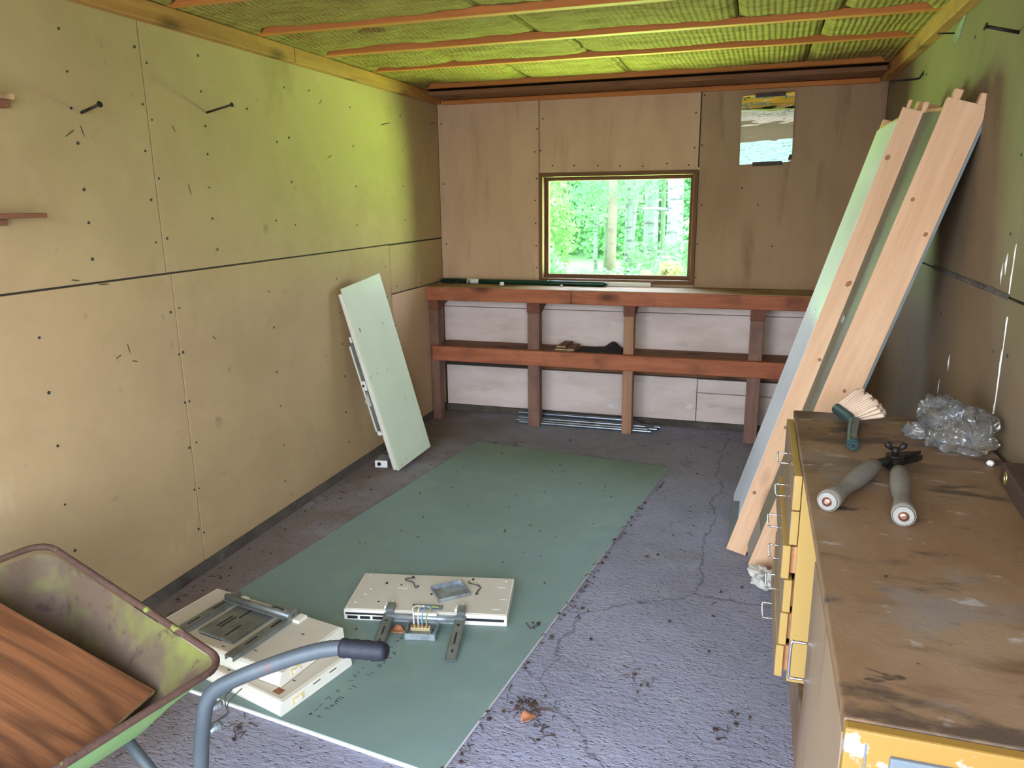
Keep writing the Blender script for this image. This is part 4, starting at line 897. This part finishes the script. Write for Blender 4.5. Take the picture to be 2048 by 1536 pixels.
for (lab, y1, z, layers, xw) in (('upper wooden shelf end on the left wall at the picture edge', 1.765, 1.79, 2, .03), ('lower thin wooden shelf end on the left wall', 1.80, 1.462, 1, .035)):
    t = thing('wall_shelf', lab, 'shelf', (XL, 1.4, z))
    if layers == 2:
        b = MB(); b.box(XL, XL+.05, 1.1, y1-.004, z+.004, z+.020, .002); b.build('shelf_board', ['pine'], t)
        b = MB(); b.box(XL, XL+.035, 1.1, y1-.006, z-.018, z+.003, .002); b.build('cleat', ['bearer'], t)
    else:
        b = MB(); b.box(XL, XL+.06, 1.1, y1, z, z+.014, .002); b.build('shelf_board', ['bearer'], t)
        b = MB(); b.box(XL, XL+.02, 1.15, 1.70, z-.02, z-.001, .002); b.build('cleat', ['bearer'], t)

# ------------------------------------------------------------------ litter on the floor
def in_clear(x, y):
    return not (x > .13 and y < 2.6) and not (x > -.1 and y > 2.85) and y < 4.65
b = MB(); r3 = random.Random(11)
def bit(x, y, s):
    z = .0135 if gb_in(x, y) else .0008
    k = r3.random()
    if k < .55:
        a = r3.uniform(0, PI); l = s*r3.uniform(1, 2.6); b.tube([(x-l*math.cos(a), y-l*math.sin(a), z+.001), (x+s*.4*r3.uniform(-1, 1), y+s*.4*r3.uniform(-1, 1), z+.004), (x+l*math.cos(a), y+l*math.sin(a), z+.001)], .0013, 4)
    else:
        a = r3.uniform(0, 6); pts = [(s*r3.uniform(.5, 1)*math.cos(a+q*1.26), s*r3.uniform(.4, .9)*math.sin(a+q*1.26)) for q in range(5)]
        b.prism(pts, .003+.004*r3.random(), Matrix.Translation((x, y, z)))
def gb_in(x, y):
    q = V((x, y))-A; u = q.dot(D); v = q.dot(N); return -.01 < u < W+.01 and -.01 < v < L+.01
for k in range(150):
    x = r3.uniform(-2.05, .12); y = r3.uniform(1.2, 4.6)
    if in_clear(x, y) and not gb_in(x, y): bit(x, y, r3.uniform(.004, .010))
for k in range(70):      # gathered along the edges of the green board
    q = A+D*(W+r3.uniform(.004, .03))+N*r3.uniform(.2, L); bit(q.x, q.y, r3.uniform(.004, .010))
for k in range(60):
    x = XL+.02+abs(r3.gauss(0, .07)); y = r3.uniform(1.9, 4.6); bit(x, y, r3.uniform(.003, .008))
for (cx, cy, n_, sp_) in ((-.56, 1.90, 34, .035), (-.50, 1.84, 12, .03), (-.28, 2.15, 10, .03), (.02, 2.0, 10, .04), (-.55, 2.5, 9, .03), (-1.36, 1.58, 10, .025), (-.05, 1.75, 12, .03), (-.65, 2.33, 8, .02)):
    for k in range(n_): bit(cx+r3.gauss(0, sp_), cy+r3.gauss(0, sp_), r3.uniform(.005, .011))
for k in range(46):
    u = r3.uniform(.1, W-.1); v = r3.uniform(.1, L-.3); q = A+D*u+N*v; bit(q.x, q.y, r3.uniform(.0025, .005))
tag(b.build('floor_litter', ['litter']), 'dark leaf bits and twigs scattered over the concrete floor', 'litter', kind='stuff')
def leaf(name, c, s, rz, label, mk='leafbrown'):
    bm = bmesh.new(); n = 8; g_ = []
    for i in range(n+1):
        u = i/n; w = math.sin(PI*u)**.7*.42*(1+.2*math.sin(9*u)); g_.append([bm.verts.new(((u-.5)*s, w*s*(j/2-1)*1.0, .004+.012*abs(j/2-1)*math.sin(PI*u)+.004*math.sin(7*u+j))) for j in range(5)])
    for i in range(n):
        for j in range(4): bm.faces.new((g_[i][j], g_[i+1][j], g_[i+1][j+1], g_[i][j+1])).smooth = True
    me = bpy.data.meshes.new(name); bm.to_mesh(me); bm.free(); me.materials.append(M[mk]); o = link(name, me); o.location = c; o.rotation_euler = (0, 0, rz)
    so = o.modifiers.new('thick', 'SOLIDIFY'); so.thickness = .0012
    return tag(o, label, 'leaf')
leaf('dry_leaf', (-1.125, 2.15, .0135), .06, .3, 'curled brown leaf on the green board beside the heater bracket')
leaf('dry_leaf', (-.555, 1.856, .002), .05, 1.1, 'pale pinkish leaf on the concrete in a clump of dark litter')
lump('paper_scrap', (.115, 2.87, 0), .055, 'offwhite', 21, 'crumpled off white scrap on the floor below the leaning frames', 'scrap', .55, .8, 4)

# ------------------------------------------------------------------ outside: trees, bushes, neighbouring house
def leaves(m, c, r, n, size, rg, drop=0):
    for k in range(n):
        while True:
            q = V((rg.uniform(-1, 1), rg.uniform(-1, 1), rg.uniform(-1, 1)))
            if q.length < 1 and q.length > .35*rg.random(): break
        q = V((c[0]+q.x*r[0], c[1]+q.y*r[1], c[2]+q.z*r[2]))
        a = V((rg.gauss(0, 1), rg.gauss(0, 1), rg.gauss(0, .6))).normalized(); bb = a.cross(V((rg.gauss(0, 1), rg.gauss(0, 1), rg.gauss(0, 1)))).normalized()
        s = size*rg.uniform(.6, 1.3)
        m.bm.faces.new([m.bm.verts.new(q+a*s), m.bm.verts.new(q+bb*s*.55), m.bm.verts.new(q-a*s), m.bm.verts.new(q-bb*s*.55)])
def tree(name, label, x, y, h, r, bark, lf, seed, fork=None, crown=(), group=None, branches=()):
    rg = random.Random(seed); t = thing(name, label, 'tree', (x, y, -.12), (0, 0, 0), group)
    b = MB(); pts = []
    for k in range(13):
        z = -.12+h*k/12; pts.append((x+.04*noise.noise(V((z*.5, seed, 0)))*(k > 0), y, z))
    b.tube(pts, [r*(1.15-.55*k/12) for k in range(13)], 10)
    if fork: b.tube([(x, y, .4), (x+fork*.4, y, 1.1), (x+fork*.75, y, 2.2), (x+fork, y, h)], [r*.9, r*.8, r*.65, r*.4], 10)
    for (z, dx, dz) in branches: b.tube([(x, y, z), (x+dx*.5, y-.1, z+dz*.6), (x+dx, y-.2, z+dz)], [r*.3, r*.22, r*.1], 6)
    b.build('trunk', [bark], t)
    b = MB()
    for (dx, dy, z, rr, rz, n_) in crown: leaves(b, (x+dx, y+dy, z), (rr, rr*.8, rz), n_, .055, rg)
    b.build('crown', [lf], t)
    return t
tree('birch_tree', 'thick white birch nearest the right side of the window', -1.31, 13, 8, .125, 'bark', 'leaf_a', 1, crown=((.2, .3, 2.4, .7, .5, 260), (.6, .3, 1.2, .5, .7, 260), (0, 0, 6, 2.2, 2, 700)), branches=((1.3, -.55, .03),))
tree('birch_tree', 'pale birch half hidden by leaves behind the thick birch', -2.33, 18, 9, .15, 'bark', 'leaf_b', 2, crown=((0, -.6, 2.0, .8, .4, 330), (.2, -.6, .2, .7, .5, 330), (0, 0, 6.5, 2.4, 2.2, 700)))
tree('birch_tree', 'forked white birch in the middle of the window view', -2.36, 15, 8, .085, 'bark', 'leaf_a', 3, fork=.16, crown=((-.2, -.3, 1.65, .8, .35, 350), (.3, -.2, .35, .5, .35, 220), (0, 0, 6, 2, 2, 700)))
tree('pine_tree', 'straight pinkish brown trunk left of the forked birch', -2.52, 14, 8, .075, 'bark_b', 'leaf_b', 4, crown=((-.1, .1, 1.7, .7, .35, 330), (0, 0, 6, 1.9, 2, 700)))
tree('young_tree', 'slim greenish trunk third from the left in the window view', -2.99, 16, 7, .06, 'bark_g', 'leaf_a', 5, crown=((-.2, 0, 1.4, .7, .5, 350), (0, 0, 5, 1.8, 2, 600)))
tree('young_tree', 'very thin pale trunk second from the left in the window view', -3.42, 17, 6, .04, 'bark', 'leaf_b', 6, crown=((0, 0, 1.4, .8, .55, 380), (0, 0, 4.6, 1.6, 1.7, 600)))
tree('young_tree', 'thin grey trunk between the two birches on the right', -1.95, 17, 4.5, .05, 'bark_g', 'leaf_b', 7, crown=((.2, 0, 1.9, .7, .6, 380), (0, 0, 3.6, 1.5, 1.3, 500)))
tree('young_tree', 'leaning sapling at the left edge of the window view', -4.0, 14.5, 5, .035, 'bark_g', 'leaf_y', 8, crown=((.3, -.3, .9, .55, .6, 520), (-.2, 0, 1.9, .9, .5, 420), (0, 0, 3.8, 1.5, 1.4, 500)))
def bush(label, c, r, n, lf, seed, name='leafy_bush', size=.06, group=None):
    rg = random.Random(seed); m = MB()
    if name == 'flowering_bush':     # loose upright sprays
        for k in range(9):
            q = (c[0]+rg.uniform(-.8, .8)*r[0], c[1]+rg.uniform(-.8, .8)*r[1], c[2]+rg.uniform(-.7, .75)*r[2])
            leaves(m, q, (r[0]*rg.uniform(.2, .4), r[1]*.35, r[2]*rg.uniform(.25, .5)), n//12, size*.8, rg)
    else: leaves(m, c, r, n, size, rg)
    for k in range(5): m.tube([(c[0]+rg.uniform(-.2, .2)*r[0], c[1], -.12), (c[0]+rg.uniform(-.6, .6)*r[0], c[1], c[2])], .012, 5)
    return tag(seat(m.build(name, [lf]), (c[0], c[1], -.12)), label, 'bush', group)
bush('bright bush filling the lower left of the window view', (-3.7, 11.5, .25), (.95, .6, .75), 3000, 'leaf_a', 21)
bush('yellow green bush at the far left of the window view', (-3.6, 13.2, 1.0), (.55, .5, 1.3), 2200, 'leaf_y', 22)
bush('bright green bush at the right edge of the window view', (-.75, 11.2, .25), (.65, .6, .95), 2200, 'leaf_a', 23)
bush('pale orange flowering bush right of centre under the window view', (-1.62, 10.2, .30), (.34, .3, .46), 1500, 'leaf_o', 24, 'flowering_bush', .05)
bush('pale orange flowering bush in the lower right window corner', (-1.02, 10.0, .24), (.30, .3, .50), 1400, 'leaf_o', 25, 'flowering_bush', .05)
bush('low pale flowering bush at the middle of the window bottom', (-2.1, 10.4, .12), (.42, .3, .36), 1200, 'leaf_o', 26, 'flowering_bush', .05)
bush('low green bush between the pale flowering ones', (-1.7, 11.6, .05), (1.6, .5, .42), 3200, 'leaf_a', 27)
for k in range(13):
    x = -9.5+k*.95; bush('dense green thicket behind the birch trunks', (x, 21+1.5*(k % 3), 2.6), (1.25, .9, 3.6), 4200, 'leaf_b' if k % 2 else 'leaf_a', 40+k, 'thicket_bush', .10, 'thicket behind the birches')
# neighbouring house seen only in the mirror
hs = thing('neighbour_house', 'low mint sided outbuilding across the yard, reflected in the mirror', 'outbuilding', (.3, -14, -.12))
b = MB(); z = -.12
while z < 2.9:
    b.prism([(0, z), (.026, z), (.014, z+.094), (0, z+.094)], 5.6, Matrix(((0, 0, 1, -2.6), (1, 0, 0, -14), (0, 1, 0, 0), (0, 0, 0, 1)))); z += .118
b.build('siding', ['mint'], hs)
b = MB(); b.box(-2.6, 3.0, -17, -14.001, -.12, 2.98); b.build('house_body', ['roofing'], hs)
b = MB(); b.prism([(-17.3, 2.95), (-13.75, 2.95), (-13.75, 3.03), (-15.5, 3.5), (-17.3, 3.03)], 6.0, Matrix(((0, 0, 1, -2.8), (1, 0, 0, 0), (0, 1, 0, 0), (0, 0, 0, 1)))); b.build('roof', ['roofing'], hs)

# ------------------------------------------------------------------ light
w = bpy.data.worlds.new('World'); SC.world = w; w.use_nodes = True
bg = w.node_tree.nodes['Background']
_t = w.node_tree; _c = _t.nodes.new('ShaderNodeTexCoord'); _s = _t.nodes.new('ShaderNodeSeparateXYZ'); _t.links.new(_c.outputs['Generated'], _s.inputs[0])
_t.links.new(mixc(_t, ramp(_t, _s.outputs[2], .02, .6), (.96, 1.05, 1.2), (.56, .70, .96)), bg.inputs[0])
bg.inputs[1].default_value = 15.5
def lamp(name, typ, loc, rot, energy, col=(1, 1, 1), **k):
    l = bpy.data.lights.new(name, typ); l.energy = energy; l.color = col
    for a, v in k.items(): setattr(l, a, v)
    o = bpy.data.objects.new(name, l); COL.objects.link(o); o.location = loc; o.rotation_euler = rot; return o
sd = V((-.93, -.22, -1.25))
lamp('sun', 'SUN', (8, 3, 12), sd.to_track_quat('-Z', 'Y').to_euler(), 5.0, (1, .95, .85), angle=.02)
lamp('grass_bounce_fill', 'AREA', (.4, 6.1, .3), V((0, 1, -.75)).to_track_quat('Z', 'Y').to_euler(), 2500, (.58, 1.0, .27), shape='RECTANGLE', size=7, size_y=1.8)  # added lamp below the window, stands in for light off sunlit grass
pt = lamp('doorway_portal', 'AREA', ((XL+XR)/2, YF-.05, .985), (PI/2, 0, 0), 1, shape='RECTANGLE', size=2.5, size_y=1.95)
pt.data.cycles.is_portal = True

# ------------------------------------------------------------------ camera
cam = bpy.data.cameras.new('camera'); co = bpy.data.objects.new('camera', cam); COL.objects.link(co)
cam.sensor_width = 36; cam.lens = 1510/2048*36; cam.clip_start = .05; cam.clip_end = 200
def cam_rot(yaw, pit, rol):
    cy, sy, cp, sp, cr, sr = math.cos(yaw), math.sin(yaw), math.cos(pit), math.sin(pit), math.cos(rol), math.sin(rol)
    fw = V((sy*cp, cy*cp, -sp)); rt = V((cy, -sy, 0)); dn = fw.cross(rt)
    r2_ = rt*cr+dn*sr; d2 = -rt*sr+dn*cr
    return Matrix((r2_, -d2, -fw)).transposed()
co.matrix_world = Matrix.Translation((0, 0, 1.5)) @ cam_rot(*[math.radians(a) for a in (-17.742, 13.755, .675)]).to_4x4()
SC.camera = co
SC.view_settings.view_transform = 'Standard'; SC.view_settings.look = 'None'; SC.view_settings.exposure = 0; SC.view_settings.gamma = 1
SC.cycles.max_bounces = 10; SC.cycles.diffuse_bounces = 5; SC.cycles.transparent_max_bounces = 24; SC.cycles.use_denoising = True
